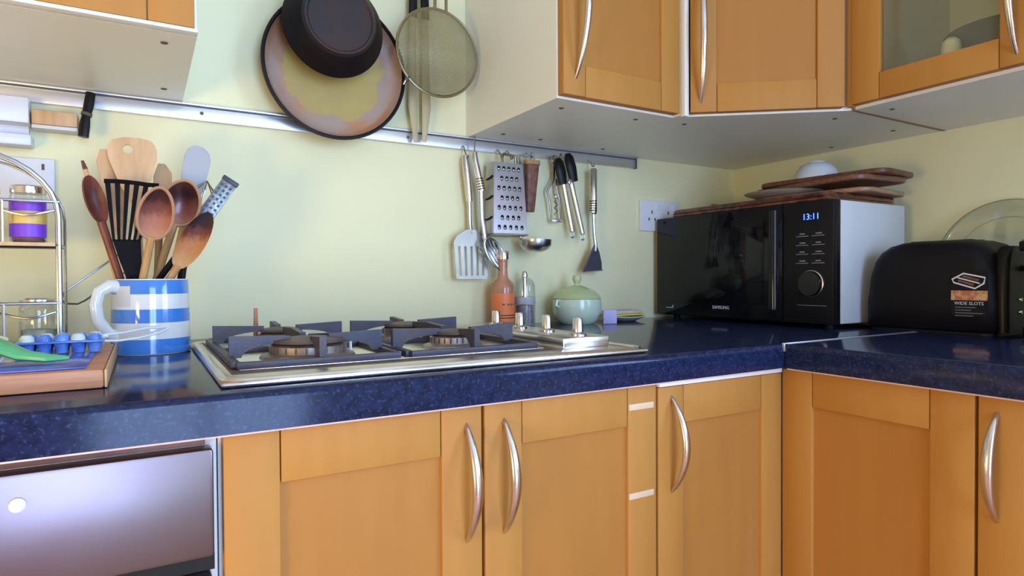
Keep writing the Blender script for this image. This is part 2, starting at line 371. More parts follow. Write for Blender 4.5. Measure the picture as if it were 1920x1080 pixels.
# ------------------------------------------------------------------ room shell
struct('floor', B(box, -2.5, WR+0.1, -2.6, WB+0.1, -0.05, 0.0), 'floor', 'terracotta floor of the kitchen')
struct('ceiling', B(box, -2.5, WR+0.1, -2.6, WB+0.1, 2.42, 2.47), 'ceiling', 'pale ceiling')
struct('wall_back', B(box, -2.5, WR+0.1, WB, WB+0.1, 0, 2.42), 'wall', 'pale yellow painted wall behind the hob')
bm = bmesh.new()   # right wall with a window opening
y0, y1, za, zb = -2.05, -0.95, 0.95, 2.0
box(bm, WR, WR+0.1, y1, WB, 0, 2.42); box(bm, WR, WR+0.1, -2.6, y0, 0, 2.42)
box(bm, WR, WR+0.1, y0, y1, 0, za); box(bm, WR, WR+0.1, y0, y1, zb, 2.42)
struct('wall_right', bm, 'wall', 'yellow painted wall behind microwave and toaster')
bm = bmesh.new(); x0, x1, zc, zd = -1.15, -0.19, 0.10, 2.1
box(bm, -2.5, x0, -2.6, -2.5, 0, 2.42); box(bm, x1, WR+0.1, -2.6, -2.5, 0, 2.42)
box(bm, x0, x1, -2.6, -2.5, 0, zc); box(bm, x0, x1, -2.6, -2.5, zd, 2.42)
struct('wall_front', bm, 'wall', 'wall opposite the hob')
struct('wall_left', B(box, -2.6, -2.5, -2.6, WB+0.1, 0, 2.42), 'warm_wall', 'warm coloured wall on the left')
def window(name, m4, u, h):
    bm = bmesh.new(); f = 0.045
    box(bm, 0, f, 0, .05, 0, h, m=m4); box(bm, u-f, u, 0, .05, 0, h, m=m4)
    box(bm, f, u-f, 0, .05, 0, f, m=m4); box(bm, f, u-f, 0, .05, h-f, h, m=m4); box(bm, u/2-.02, u/2+.02, 0, .05, f, h-f, m=m4)
    o = struct(name, bm, 'socket', 'white window frame')
    for a, b in ((f, u/2-.02), (u/2+.02, u-f)):
        obj('pane', B(box, a, b, .02, .024, f, h-f, m=m4), 'glass', o)
window('window_1', basis((WR+.02, y1, za), (0, -1, 0), (1, 0, 0), (0, 0, 1)), y1-y0, zb-za)
window('window_2', basis((x0, -2.52, zc), (1, 0, 0), (0, -1, 0), (0, 0, 1)), x1-x0, zd-zc)

# added red drape, out of view, to redden the oven panel's reflection
bm = bmesh.new()
R = []
for zc_ in (.06, 2.2): R.append([(-1.92+.73*i/60, -2.46+.018*math.sin(i*.9), zc_) for i in range(61)] + [(-1.92+.73*i/60, -2.45+.018*math.sin(i*.9), zc_) for i in range(60, -1, -1)])
loft(bm, R)
tag(obj('reflection_curtain', bm, mat('reflection_red', (0.50, 0.09, 0.08), 0.8, nscale=8)), 'added dark red drape out of view, for the reflection in the oven panel', 'reflection_curtain')
# added warm globe, out of view, to fill the shaded corner and cabinet undersides
LX, LY = -1.64, -.46
LP = thing('fill_globe', 'added warm fill globe on a slim stand, out of view at the left', 'fill_lamp', (LX, LY, 0))
obj('base', B(lathe, [(0, 0), (.14, 0), (.14, .015), (.02, .03), (0, .03)], Matrix.Translation((LX, LY, .001)), 32), 'nickel', LP)
obj('stem', B(tube, [(LX, LY, .03), (LX, LY, .72)], .01, 8), 'nickel', LP)
obj('globe', B(lathe, [(0, .15)]+[(.15*math.sin(t), .15*math.cos(t)) for t in [PI*i/12 for i in range(1, 12)]]+[(0, -.15)], Matrix.Translation((LX, LY, .86)), 24), mat('fill_glow', (0.9, 0.8, 0.6), 0.4, emit=(1.0, 0.72, 0.26), estr=28.0), LP)

# ------------------------------------------------------------------ worktops
def worktop(name, x0, x1, y0, y1, label, front):
    bm = bmesh.new(); T = 0.04; r = 0.008
    prof = [(0, 0), (0, T-r)] + [(r-r*math.cos(a), T-r+r*math.sin(a)) for a in (PI/8, PI/4, 3*PI/8, PI/2)] + [(1, T), (1, 0)]
    if front == 'y':
        L = y1-y0; poly = [(p*(L if p == 1 else 1), z) for p, z in prof]
        prism(bm, poly, x0, x1, m=basis((0, y0, ZT-T), (0, 1, 0), (1, 0, 0), (0, 0, 1)))
    else:
        L = x1-x0; poly = [(p*(L if p == 1 else 1), z) for p, z in prof]
        prism(bm, poly, y0, y1, m=basis((x0, 0, ZT-T), (1, 0, 0), (0, 1, 0), (0, 0, 1)))
    return tag(obj(name, bm, 'worktop'), label, 'worktop')
wa = worktop('worktop', -1.62, WR-.001, 0, WB-.001, 'dark blue-black speckled worktop holding the gas hob and microwave', 'y')
obj('edge_strip', B(box, -1.62, 0.0, .0035, .03, ZT-.0425, ZT-.0400), 'edge', wa)
wb = worktop('worktop', 0, WR-.001, -0.92, -0.0015, 'black speckled worktop under the black toaster', 'x')
obj('edge_strip', B(box, .0035, .03, -0.92, -0.003, ZT-.0425, ZT-.0400), 'edge', wb)
bm = bmesh.new(); box(bm, -.0015, .44, -.003, .002, ZT, ZT+.0018, .0004); box(bm, -.0025, 0.0, -.003, .002, ZT-.012, ZT+.0018, .0004)
tag(obj('joint_strip', bm, 'alu'), 'thin metal strip covering the joint between the two worktops', 'joint strip')

# ------------------------------------------------------------------ cabinets
def bow_handle(parent, m4, u, w0, w1, v0):
    """slim bow handle: thick in the middle, pointed at both ends"""
    pts, rs = [], []; out = .032 if w1-w0 < .2 else .042
    for i in range(17):
        q = i/16; e = math.sin(PI*q)
        pts.append(m4 @ V((u, v0-.002 + out*e**0.8 if e > 0 else v0-.002, w0+(w1-w0)*q))); rs.append(0.0030+0.0040*e)
    obj('handle', B(tube, pts, rs, 10, flat=0.7), 'nickel', parent, 60)
def door(cab, m4, u0, u1, w0, w1, handle=None, hz=None, glass=False, stile=.055, rail=.058):
    g = .0008
    if glass: d = obj('door', B(box, u0+stile-.004, u1-stile+.004, .006, .010, w0+rail-.010, w1-rail+.004, m=m4), 'pane', cab)
    else: d = obj('door', B(box, u0+stile-.004, u1-stile+.004, .001, .0125, w0+rail-.004, w1-rail+.004, m=m4), 'panel', cab)
    obj('stile', B(box, u0, u0+stile-g, 0, .019, w0, w1, .0016, m4), 'door', d)
    obj('stile', B(box, u1-stile+g, u1, 0, .019, w0, w1, .0016, m4), 'door', d)
    obj('door_rail', B(box, u0+stile+.0002, u1-stile-.0002, 0, .0184, w0, w0+rail-g, .0012, m4), 'door', d)
    obj('door_rail', B(box, u0+stile+.0002, u1-stile-.0002, 0, .0184, w1-rail+g, w1, .0012, m4), 'door', d)
    if handle is not None: bow_handle(d, m4, handle, hz[0], hz[1], .019)
    return d
MB = basis((0, .035, 0), (1, 0, 0), (0, -1, 0), (0, 0, 1))       # back-run fronts
MR = basis((.035, 0, 0), (0, -1, 0), (-1, 0, 0), (0, 0, 1))      # right-run fronts
def carcass(cab, x0, x1, y0, y1, z0=.11, z1=.868):
    obj('body', B(box, x0, x1, y0, y1, z0, z1), 'white', cab)
    obj('plinth', B(box, x0, x1, y0+.04, y1, .0, z0-.001), 'dark', cab)
BH = (.699, .845)
c = thing('base_cabinet', 'beech two-door base cabinet under the hob, its doors handle to handle', 'cabinet', (-.56, .35, 0))
carcass(c, -.856, -.2695, .036, .64)
door(c, MB, -.853, -.561, .12, .8665, -.582, BH)
d2 = door(c, MB, -.557, -.271, .12, .8665, -.529, BH)
for z in (.836, .7075):
    obj('tape_strip', B(box, -.324, -.277, .0150, .0165, z-.0045, z+.0045, .0004, Matrix.Rotation(0, 4, 'X')), 'tape', d2)
c = thing('base_cabinet', 'narrow beech base cabinet left of the inner corner, white strip above its door', 'cabinet', (-.12, .35, 0))
carcass(c, -.2685, .034, .036, .64)
obj('filler_strip', B(box, -.268, .012, .012, .035, .8605, .8672, .001), 'white', c)
door(c, MB, -.267, .0155, .12, .859, -.240, BH, stile=.052)
c = thing('base_cabinet', 'reddish beech corner base cabinet without handle under the toaster', 'cabinet', (.35, -.1, 0))
carcass(c, .036, .64, -.272, .64)
door(c, MR, -.015, .2715, .12, .8665)
c = thing('base_cabinet', 'beech base cabinet at the right edge with a bow handle', 'cabinet', (.35, -.42, 0))
carcass(c, .036, .64, -.57, -.2735)
door(c, MR, .2755, .568, .12, .8665, .297, (.706, .848))
c = thing('oven', 'built-in stainless steel oven left of the beech doors', 'oven', (-1.16, .35, .1))
obj('body', B(box, -1.455, -.8575, .036, .6, .1, .868), 'white', c)
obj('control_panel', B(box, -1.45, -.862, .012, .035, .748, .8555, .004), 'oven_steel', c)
obj('top_gap', B(box, -1.45, -.868, .030, .0355, .8565, .866), 'wood_dark', c)
obj('gap_strip', B(box, -1.45, -.861, .026, .0355, .7305, .7475), 'dark', c)
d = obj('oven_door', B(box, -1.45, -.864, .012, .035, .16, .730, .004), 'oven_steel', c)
obj('door_glass', B(box, -1.37, -.94, .010, .013, .25, .62, .001), 'gloss_black', d)
obj('door_handle', B(tube, [(-1.40, .012, .665), (-1.40, -.02, .665), (-.912, -.02, .665), (-.912, .012, .665)], .007, 10), 'nickel', d)
obj('button', B(lathe, [(0, .005), (.0045, .005), (.0062, .0035), (.0062, 0)], basis((-1.0155, .012, .829), (1, 0, 0), (0, 0, 1), (0, -1, 0)), 20), 'socket', c)

ZU, ZV = 1.352, 2.06
def screws(cab, pts):
    for x, y in pts:
        obj('screw_cap', B(lathe, [(0, -.0012), (.0045, -.0012), (.005, 0), (0, .001)], Matrix.Translation((x, y, ZU)), 12), 'screw', cab)
def upper_body(cab, poly):
    obj('body', B(prism, poly, ZU, ZV, basis((0, 0, 0), (1, 0, 0), (0, 0, 1), (0, 1, 0))), 'white', cab)
c = thing('wall_cabinet', 'white wall cabinet with beech door at the top left corner', 'cabinet', (-1.15, .45, ZU))
upper_body(c, [(-1.45, .287), (-.852, .287), (-.852, WB-.001), (-1.45, WB-.001)])
obj('edge_trim', B(box, -1.45, -.852, .268, .2865, ZU, ZU+.0050, .001), 'white', c)
MU = basis((0, .287, 0), (1, 0, 0), (0, -1, 0), (0, 0, 1))
door(c, MU, -1.448, -1.154, ZU+.0056, ZV)
door(c, MU, -1.150, -.856, ZU+.0056, ZV)
screws(c, [(-.89, .33), (-.884, .57)])
c = thing('wall_cabinet', 'white wall cabinet with single beech door right of the hanging pans', 'cabinet', (-.12, .45, ZU))
upper_body(c, [(-.262, .282), (.0295, .282), (.0295, WB-.001), (-.262, WB-.001)])
MU = basis((0, .282, 0), (1, 0, 0), (0, -1, 0), (0, 0, 1))
door(c, MU, -.260, .0285, ZU+.004, ZV, -.232, (1.387, 1.66), stile=.05)
screws(c, [(-.215, .335), (-.205, .58), (-.10, .585), (-.03, .33)])
c = thing('corner_wall_cabinet', 'diagonal corner wall cabinet with beech door above the microwave', 'cabinet', (.35, .35, ZU))
P1, P2 = V((.044, .268)), V((.288, .076)); dd = (P2-P1).normalized(); nn = V((-dd.y*-1, -dd.x)) # outward normal
nn = V((dd.y, -dd.x)); nn = nn if nn.y < 0 else -nn
upper_body(c, [(.0305, .262), tuple(P1-nn*0.0), tuple(P2), (.30, .0665), (WR-.001, .0665), (WR-.001, WB-.001), (.0305, WB-.001)])
MD = basis((P1.x, P1.y, 0), (dd.x, dd.y, 0), (nn.x, nn.y, 0), (0, 0, 1)); LD = (P2-P1).length
obj('filler_post', B(box, .0300, .0410, .2495, .2618, ZU-.003, ZV, .001), 'white', c)
obj('gap_strip', B(box, .0415, .0475, .2535, .2615, ZU+.012, ZV), 'dark', c)
obj('corner_post', B(box, .2835, .2975, .0560, .0662, ZU+.004, ZV, .001), 'door', c)
obj('joint_edge', B(box, .300, WR-.004, .0585, .0664, ZU-.0012, ZU+.004), 'edge_brown', c)
door(c, MD, .012, LD-.004, ZU+.004, ZV, .032, (1.375, 1.65), stile=.052)
screws(c, [(.09, .31), (.33, .12), (.55, .12), (.10, .60), (.60, .30)])
c = thing('wall_cabinet', 'glass-fronted beech wall cabinet at the top right', 'cabinet', (.46, -.09, ZU))
t_ = .016; xa = .30
bm = bmesh.new(); box(bm, xa, WR-.001, -.244, .064, ZU, ZU+t_); obj('bottom_panel', bm, 'white', c)
obj('top_panel', B(box, xa, WR-.001, -.244, .064, ZV-t_, ZV), 'white', c)
obj('side_panel', B(box, xa, WR-.001, .048, .064, ZU+t_, ZV-t_), 'white', c)
obj('side_panel', B(box, xa, WR-.001, -.244, -.228, ZU+t_, ZV-t_), 'white', c)
obj('back_panel', B(box, WR-.012, WR-.001, -.228, .048, ZU+t_, ZV-t_), 'white', c)
obj('shelf', B(box, xa+.03, WR-.012, -.228, .048, 1.70, 1.716), 'white', c)
MG = basis((.30, 0, 0), (0, -1, 0), (-1, 0, 0), (0, 0, 1))
door(c, MG, -.0555, .243, ZU+.006, ZV, .214, (1.374, 1.65), glass=True, stile=.053, rail=.050)
screws(c, [(.36, .02), (.36, -.2)])
c = thing('wall_cabinet', 'white wall cabinet beyond the glass-fronted one', 'cabinet', (.46, -.4, ZU))
obj('body', B(box, .30, WR-.001, -.545, -.2455, ZU, ZV), 'white', c)
door(c, MG, .247, .543, ZU+.006, ZV, .28, (1.372, 1.53))
# behind the glass
tag(obj('serving_dish', B(lathe, [(0, 0), (.045, 0), (.062, .05), (.066, .098), (.060, .104), (.055, .1), (.052, .05), (0, .04)], Matrix.Translation((.42, -.132, ZU+t_+.0005)) @ Matrix.Diagonal((1, 1.28, 1.02, 1))), 'grey_cloth'), 'dark grey dish behind the cabinet glass', 'dish')
tag(obj('storage_jar', B(lathe, [(0, 0), (.015, 0), (.0155, .06), (.013, .071), (.006, .077), (0, .078)], Matrix.Translation((.325, -.101, ZU+t_+.0005)), 24), 'cream_jar'), 'small round-topped cream jar behind the cabinet glass', 'jar')

# ------------------------------------------------------------------ wall rail and sockets
c = thing('utensil_rail', 'long aluminium rail screwed to the wall below the cabinets', 'rail', (-.5, .645, 1.32))
obj('rail_body', B(box, -1.5, .250, .645, WB-.0005, 1.3215, 1.345, .001), 'alu', c)
obj('rail_lip', B(box, -1.5, .250, .640, WB-.0005, 1.3475, 1.3515, .001), 'alu', c)
obj('rail_groove', B(box, -1.5, .2505, .647, WB-.0005, 1.3452, 1.3474), 'alu_dark', c)
obj('end_cap', B(box, .2505, .2525, .641, WB-.0005, 1.3205, 1.3520, .0004), 'alu_dark', c)
for x in (-.82, -.41, .0):
    obj('screw', B(lathe, [(0, .002), (.003, .0015), (.0035, 0)], basis((x, .645, 1.335), (1, 0, 0), (0, 0, 1), (0, -1, 0)), 12), 'alu_dark', c)
def hook(x, z0, y=.628, r=.0016):
    if x != -.254:
        obj('hook', B(tube, [(x, .6455, 1.330), (x, .640, 1.326), (x, y, z0+.008), (x, y-.002, z0+.001), (x, y-.008, z0), (x, y-.012, z0+.006)], r, 6), 'wire_dark', c); return
    obj('hook', B(tube, [(x, .650, 1.3535), (x, .638, 1.3545), (x, y, 1.350), (x, y, z0+.010), (x, y-.002, z0+.002), (x, y-.008, z0), (x, y-.012, z0+.006)], r, 6), 'wire_dark', c)
for x, z in ((-.254, 1.305), (-.276, 1.297), (-.184, 1.306), (-.158, 1.306), (-.104, 1.312), (-.024, 1.318), (.004, 1.322), (.086, 1.309)): hook(x, z)
def socket(x0, x1, z0, z1, label, slots):
    s = thing('wall_socket', label, 'socket', ((x0+x1)/2, .65, z0))
    obj('plate', B(box, x0, x1, .646, WB-.0004, z0, z1, .002), 'socket', s)
    for x, z, w_, h in slots: obj('pin_slot', B(box, x-w_/2, x+w_/2, .6452, .6465, z-h/2, z+h/2), 'screw', s)
    return s
s = socket(.269, .415, 1.152, 1.238, 'white double socket behind the microwave', [(.300, 1.185, .004, .008), (.322, 1.185, .004, .008), (.311, 1.205, .004, .009), (.362, 1.185, .004, .008), (.384, 1.185, .004, .008), (.373, 1.205, .004, .009)])
for x in (.325, .385): obj('rocker_switch', B(box, x, x+.012, .6425, .6462, 1.210, 1.226, .001), 'socket', s)
socket(-1.192, -1.046, 1.142, 1.228, 'white wall socket behind the chrome spice rack', [(-1.079, 1.203, .006, .006), (-1.062, 1.214, .004, .010), (-1.150, 1.203, .006, .006)])

# things on the wall at the far left
s = thing('dispenser_box', 'white plastic box on the wall at the left edge', 'box', (-1.16, .63, 1.243))
obj('body', B(box, -1.25, -1.076, .612, .644, 1.279, 1.3205, .002), 'socket', s)
obj('lower_tray', B(box, -1.25, -1.074, .618, WB-.0005, 1.2435, 1.262, .003), 'socket', s)
obj('back_plate', B(box, -1.25, -1.080, .6445, WB-.0005, 1.262, 1.3205), 'socket', s)
s = thing('wooden_bar', 'short pale wooden bar fixed to the wall beside the white box', 'bar', (-1.04, .63, 1.27))
obj('bar', B(box, -1.0735, -1.011, .617, WB-.0005, 1.2800, 1.304, .002), 'wood_pale', s)
obj('lower_edge', B(box, -1.0735, -1.011, .6175, WB-.0005, 1.2735, 1.2795, .001), 'label_white', s)
s = thing('hanging_utensil', 'black plastic utensil hanging from the rail at the far left', 'utensil', (-1.0, .62, 1.262))
obj('grip', B(tube, [(-.992, .622, 1.342), (-.995, .620, 1.320), (-.999, .618, 1.300), (-1.001, .616, 1.285), (-1.003, .616, 1.265)], [.0075, .0078, .0065, .0082, .0080], 10, up=(0, 1, 0)), 'black', s)
obj('collar', B(tube, [(-.9975, .619, 1.307), (-.9988, .619, 1.302)], .0083, 10), 'screw', s)

# ------------------------------------------------------------------ hanging pans
def disc_m(x, y, z): return basis((x, y, z), (1, 0, 0), (0, 0, 1), (0, -1, 0))   # local z points at the room
s = thing('frying_pan', 'large frying pan with stained beige inside hanging on the wall', 'pan', (-.575, .62, 1.31))
obj('pan_body', B(lathe, [(0, 0), (.122, 0), (.130, .004), (.141, .036), (.143, .038), (.1425, .040), (.139, .0405)], disc_m(-.578, .638, 1.4475), 64), 'pan_black', s)
obj('cooking_surface', B(lathe, [(0, .016), (.110, .016), (.124, .018), (.132, .024), (.1375, .0398)], disc_m(-.578, .638, 1.4475), 64), 'pan_inside', s)
obj('rim', B(lathe, [(.1370, .0395), (.1395, .0430), (.1440, .0420), (.1445, .0375), (.142, .034)], disc_m(-.578, .638, 1.4475), 64), 'pan_black', s)
obj('handle', B(tube, [(-.575, .610, 1.585), (-.575, .600, 1.65), (-.575, .610, 1.74), (-.575, .640, 1.80)], [.012, .011, .012, .012], 10, flat=.6), 'black', s)
s = thing('frying_pan', 'small black pan hanging base outward in front of the larger pan', 'pan', (-.6, .56, 1.41))
mm = disc_m(-.589, .578, 1.518)
obj('pan_body', B(lathe, [(.092, .006), (.097, 0), (.099, .002), (.072, .044), (.066, .048), (.064, .047), (.062, .045), (0, .045)], mm, 64), 'pan_black', s)
obj('base_ring', B(lathe, [(.0715, .0445), (.067, .0505), (.063, .0505), (.060, .0475), (0, .0475)], mm, 64), 'pan_base', s)
obj('handle', B(tube, [(-.589, .568, 1.603), (-.589, .562, 1.66), (-.590, .585, 1.74), (-.585, .6, 1.80)], [.013, .011, .012, .012], 10, flat=.6), 'black', s)
# sieve: rim, wire gauze, handle, rest hook
s = thing('sieve', 'round wire mesh sieve hanging beside the frying pan', 'sieve', (-.38, .56, 1.41))
cx, cz, ry = -.368, 1.506, .575; rr = .0925
obj('rim', B(tube, [(cx+rr*math.cos(2*PI*i/48), ry, cz+rr*math.sin(2*PI*i/48)) for i in range(48)], .0032, 8, True), 'wire_dark', s)
bm = bmesh.new(); N = 40
def sv(u, v):
    q = min(1, (u*u+v*v)/(rr*rr)); return V((cx+u, ry-.002-.045*(1-q), cz+v))
for k in range(-N+1, N):
    a = k/N*rr; L = math.sqrt(rr*rr-a*a)
    for h in (0, 1):
        tube(bm, [sv(*((a, t*L/6) if h else (t*L/6, a))) for t in range(-6, 7)], .00048, 3)
obj('gauze', bm, 'mesh', s, kind='stuff')
obj('handle', B(tube, [(cx-.006, ry, cz+rr), (cx-.006, ry, cz+.2), (cx+.01, ry+.02, cz+.3)], .0032, 6), 'wire_dark', s)
obj('handle', B(tube, [(cx+.02, ry, cz+rr-.003), (cx+.020, ry, cz+.2), (cx+.01, ry+.02, cz+.3)], .0032, 6), 'wire_dark', s)
obj('rest_hook', B(tube, [(-.433, ry, 1.440), (-.442, ry-.004, 1.430), (-.449, ry-.008, 1.426), (-.447, ry-.010, 1.432), (-.436, ry-.006, 1.443)], .002, 6), 'chrome', s)
s = thing('tongs', 'pale bamboo tongs with black grips hanging behind the sieve', 'tongs', (-.388, .63, 1.32))
obj('arm', B(tube, [(-.402, .630, 1.60), (-.404, .630, 1.47), (-.404, .630, 1.40), (-.398, .630, 1.322)], [.007, .009, .0105, .005], 8, flat=.3, up=(0, 1, 0)), 'tong_wood', s)
obj('arm', B(tube, [(-.373, .630, 1.60), (-.373, .630, 1.47), (-.372, .630, 1.40), (-.378, .630, 1.325)], [.007, .009, .0105, .005], 8, flat=.3, up=(0, 1, 0)), 'tong_wood', s)
obj('grip', B(tube, [(-.402, .630, 1.595), (-.400, .630, 1.70)], .010, 8, flat=.5, up=(0, 1, 0)), 'black', s)
obj('grip', B(tube, [(-.373, .630, 1.595), (-.376, .630, 1.70)], .010, 8, flat=.5, up=(0, 1, 0)), 'black', s)
obj('spring', B(tube, [(-.400, .630, 1.70), (-.388, .630, 1.715), (-.376, .630, 1.70)], .006, 8), 'nickel', s)

# ------------------------------------------------------------------ utensils on the rail
def grips(par, p0, p1, r, n=5, f0=.62, f1=.92):
    p0, p1 = V(p0), V(p1)
    for i in range(n):
        q = f0+(f1-f0)*i/(n-1); a = p0.lerp(p1, q); b = p0.lerp(p1, q+.022)
        obj('grip_ring', B(tube, [a, b], r, 12), 'black', par)
s = thing('slotted_turner', 'steel slotted turner, leftmost utensil on the rail', 'turner', (-.27, .62, 1.02))
obj('handle', B(tube, [(-.277, .630, 1.305), (-.276, .630, 1.285), (-.268, .630, 1.20)], [.006, .009, .008], 12), 'nickel', s)
obj('neck', B(tube, [(-.268, .630, 1.205), (-.266, .632, 1.155), (-.267, .626, 1.125)], [.0055, .005, .006], 10), 'steel', s)
def blade(par, top, bot, y, zt_, zb_, n, bar=.42, m='steel', tiltx=0):
    """slotted blade: shoulder, bars and end lip"""
    (a0, a1), (b0, b1) = top, bot; zs = zt_-.016; ze = zb_+.008
    L = lambda z, q: (a0+(b0-a0)*(zt_-z)/(zt_-zb_))*(1-q)+(a1+(b1-a1)*(zt_-z)/(zt_-zb_))*q
    mid = (a0+a1)/2; hw = (a1-a0)/2
    sh = [(mid-.012, zt_+.022), (mid+.012, zt_+.022), (mid+hw*.8, zt_+.008), (a1, zt_-.006), (L(zs, 1), zs), (L(zs, 0), zs), (a0, zt_-.006), (mid-hw*.8, zt_+.008)]
    mY = basis((0, y, 0), (1, 0, 0), (0, 1, 0), (0, 0, 1))
    obj('blade', B(prism, sh, -.0008, .0008, mY), m, par)
    for i in range(n):
        q0 = (i+(1-bar)/2*(i > 0)*0)/n; w_ = 1/n
        qa = i*(1-bar/n)/(n-1); qb = qa+bar/n
        obj('tine', B(prism, [(L(zs, qa), zs), (L(zs, qb), zs), (L(ze, qb), ze), (L(ze, qa), ze)], -.0007, .0007, mY), m, par)
    obj('blade_lip', B(prism, [(L(ze, 0), ze), (L(ze, 1), ze), (b1, zb_+.002), (b1-.004, zb_), (b0+.004, zb_), (b0, zb_+.002)], -.0008, .0008, mY), m, par)
blade(s, (-.312, -.222), (-.306, -.226), .622, 1.112, 1.021, 6, .66, m='turner_steel')
s = thing('slotted_spoon', 'steel slotted spoon with ringed handle overlapping the turner', 'spoon', (-.23, .60, 1.04))
obj('handle', B(tube, [(-.262, .612, 1.310), (-.261, .612, 1.29), (-.246, .610, 1.222)], [.005, .0075, .0085], 12), 'nickel', s)
grips(s, (-.261, .612, 1.30), (-.246, .610, 1.222), .0089)
obj('neck', B(tube, [(-.246, .610, 1.224), (-.244, .610, 1.16), (-.238, .604, 1.108)], [.006, .0065, .0065], 10, flat=.5, up=(0, 1, 0)), 'steel', s)
a_ = V((.052, 0, -.075)).normalized(); sx_ = V((a_.z, 0, -a_.x))*-1
cc = V((-.2165, .598, 1.078))
obj('bowl_rim', B(tube, [cc+a_*.042*math.sin(2*PI*i/32)+sx_*.0195*math.cos(2*PI*i/32) for i in range(32)], .0028, 8, True), 'steel', s)
for i in (-2, -1, 0, 1, 2):
    L = .041*math.sqrt(1-(i*.0078/.0205)**2)
    obj('bowl_bar', B(tube, [cc+sx_*i*.0078+a_*L*t+V((0, .010*(1-t*t), 0)) for t in (-1, -.5, 0, .5, 1)], .0034, 6, flat=.35, up=(0, 1, 0)), 'steel', s)
# box grater
s = thing('box_grater', 'steel box grater with rows of holes hanging from the rail', 'grater', (-.16, .60, 1.123))
ya, yb = .572, .628
def gz(z): return (1.291-z)/(1.291-1.123)
def gx(z, q): return (-.2200-.0100*gz(z))*(1-q)+(-.1425+.0035*gz(z))*q
def gy(z, q): return (.597-.015*gz(z))*(1-q)+.634*q
bm = bmesh.new()
loft(bm, [[(gx(z, 0), gy(z, 0), z), (gx(z, 1), gy(z, 0), z), (gx(z, 1), gy(z, 1), z), (gx(z, 0), gy(z, 1), z)] for z in (1.123, 1.291)])
obj('body', bm, 'steel', s)
bm = bmesh.new(); bt = bmesh.new()
for r in range(7):
    z = 1.278-r*.0228; n = 5 if r % 2 == 0 else 4
    for k in range(n):
        q = (.16+k*.17) if n == 5 else (.16+.10+k*.17)*.98
        x, y = gx(z, q), gy(z, 0)
        mq = basis((x, y-.0004, z), (1, 0, 0), (0, 0, 1), (0, -1, 0))
        lathe(bm, [(0, .0003), (.0040, .0003), (.0040, -.0005)], mq, 12)
        lathe(bt, [(0, .0045), (.003, .0035), (.0050, 0)], basis((x-.0005, y-.0002, z-.003), (1, 0, 0), (0, 0, 1), (0, -1, 0)), 10, PI, 2*PI)
obj('holes', bm, 'dark', s, kind='stuff'); obj('teeth', bt, 'nickel', s, kind='stuff')
for z in (1.255, 1.208, 1.160):
    obj('slicing_slot', B(tube, [(gx(z, 0)-.0012, gy(z, .15), z+.004), (gx(z, 0)-.0025, gy(z, .4), z), (gx(z, 0)-.0025, gy(z, .6), z-.001), (gx(z, 0)-.0012, gy(z, .85), z-.002)], .0017, 6), 'dark', s)
obj('bottom_rim', B(tube, [(gx(1.124, 0), gy(1.124, 0), 1.1235), (gx(1.124, 1), gy(1.124, 0), 1.1235), (gx(1.124, 1), gy(1.124, 1), 1.1235), (gx(1.124, 0), gy(1.124, 1), 1.1235)], .0022, 6, True), 'wire_dark', s)
obj('handle', B(tube, [(-.188, .615, 1.289), (-.188, .615, 1.312), (-.184, .615, 1.315), (-.156, .615, 1.312), (-.152, .615, 1.306), (-.152, .615, 1.289)], .0030, 8), 'wire_dark', s)
s = thing('knife_sheath', 'tapered brown leather knife sheath hanging beside the grater', 'sheath', (-.105, .625, 1.18))
rows = []
for z, x0_, x1_, t in ((1.182, -.121, -.099, .006), (1.19, -.1225, -.098, .008), (1.29, -.1225, -.086, .010), (1.303, -.1225, -.084, .010), (1.306, -.120, -.087, .008)):
    rows.append([(x, y, z) for x, y in rrect((x0_+x1_)/2, .618, (x1_-x0_)/2, t, t*.8, 3)])
obj('sheath', B(loft, rows), 'leather', s)
obj('top_band', B(loft, [[(x, y, z) for x, y in rrect(-.1033, .618, .0205, .0115, .009, 3)] for z in (1.297, 1.3065)]), 'wood_mid', s)
obj('hanging_loop', B(tube, [(-.110, .618, 1.305), (-.106, .618, 1.325), (-.100, .618, 1.326), (-.097, .618, 1.305)], .0022, 6), 'chrome', s)
s = thing('ladle', 'steel ladle hanging behind the leather sheath', 'ladle', (-.1, .6, 1.085))
obj('handle', B(tube, [(-.128, .640, 1.318), (-.127, .640, 1.30), (-.122, .638, 1.17), (-.124, .637, 1.12), (-.128, .628, 1.112)], [.004, .006, .0055, .005, .004], 8, flat=.5, up=(0, 1, 0)), 'steel', s)
obj('bowl', B(lathe, [(.042, .001), (.041, -.012), (.033, -.022), (.018, -.028), (0, -.030), (0, -.0285), (.018, -.0265), (.032, -.0205), (.0395, -.011), (.0405, .001), (.042, .001)], Matrix.Translation((-.111, .592, 1.1125)) @ Matrix.Diagonal((.93, .93, 1, 1)), 40), 'steel', s)
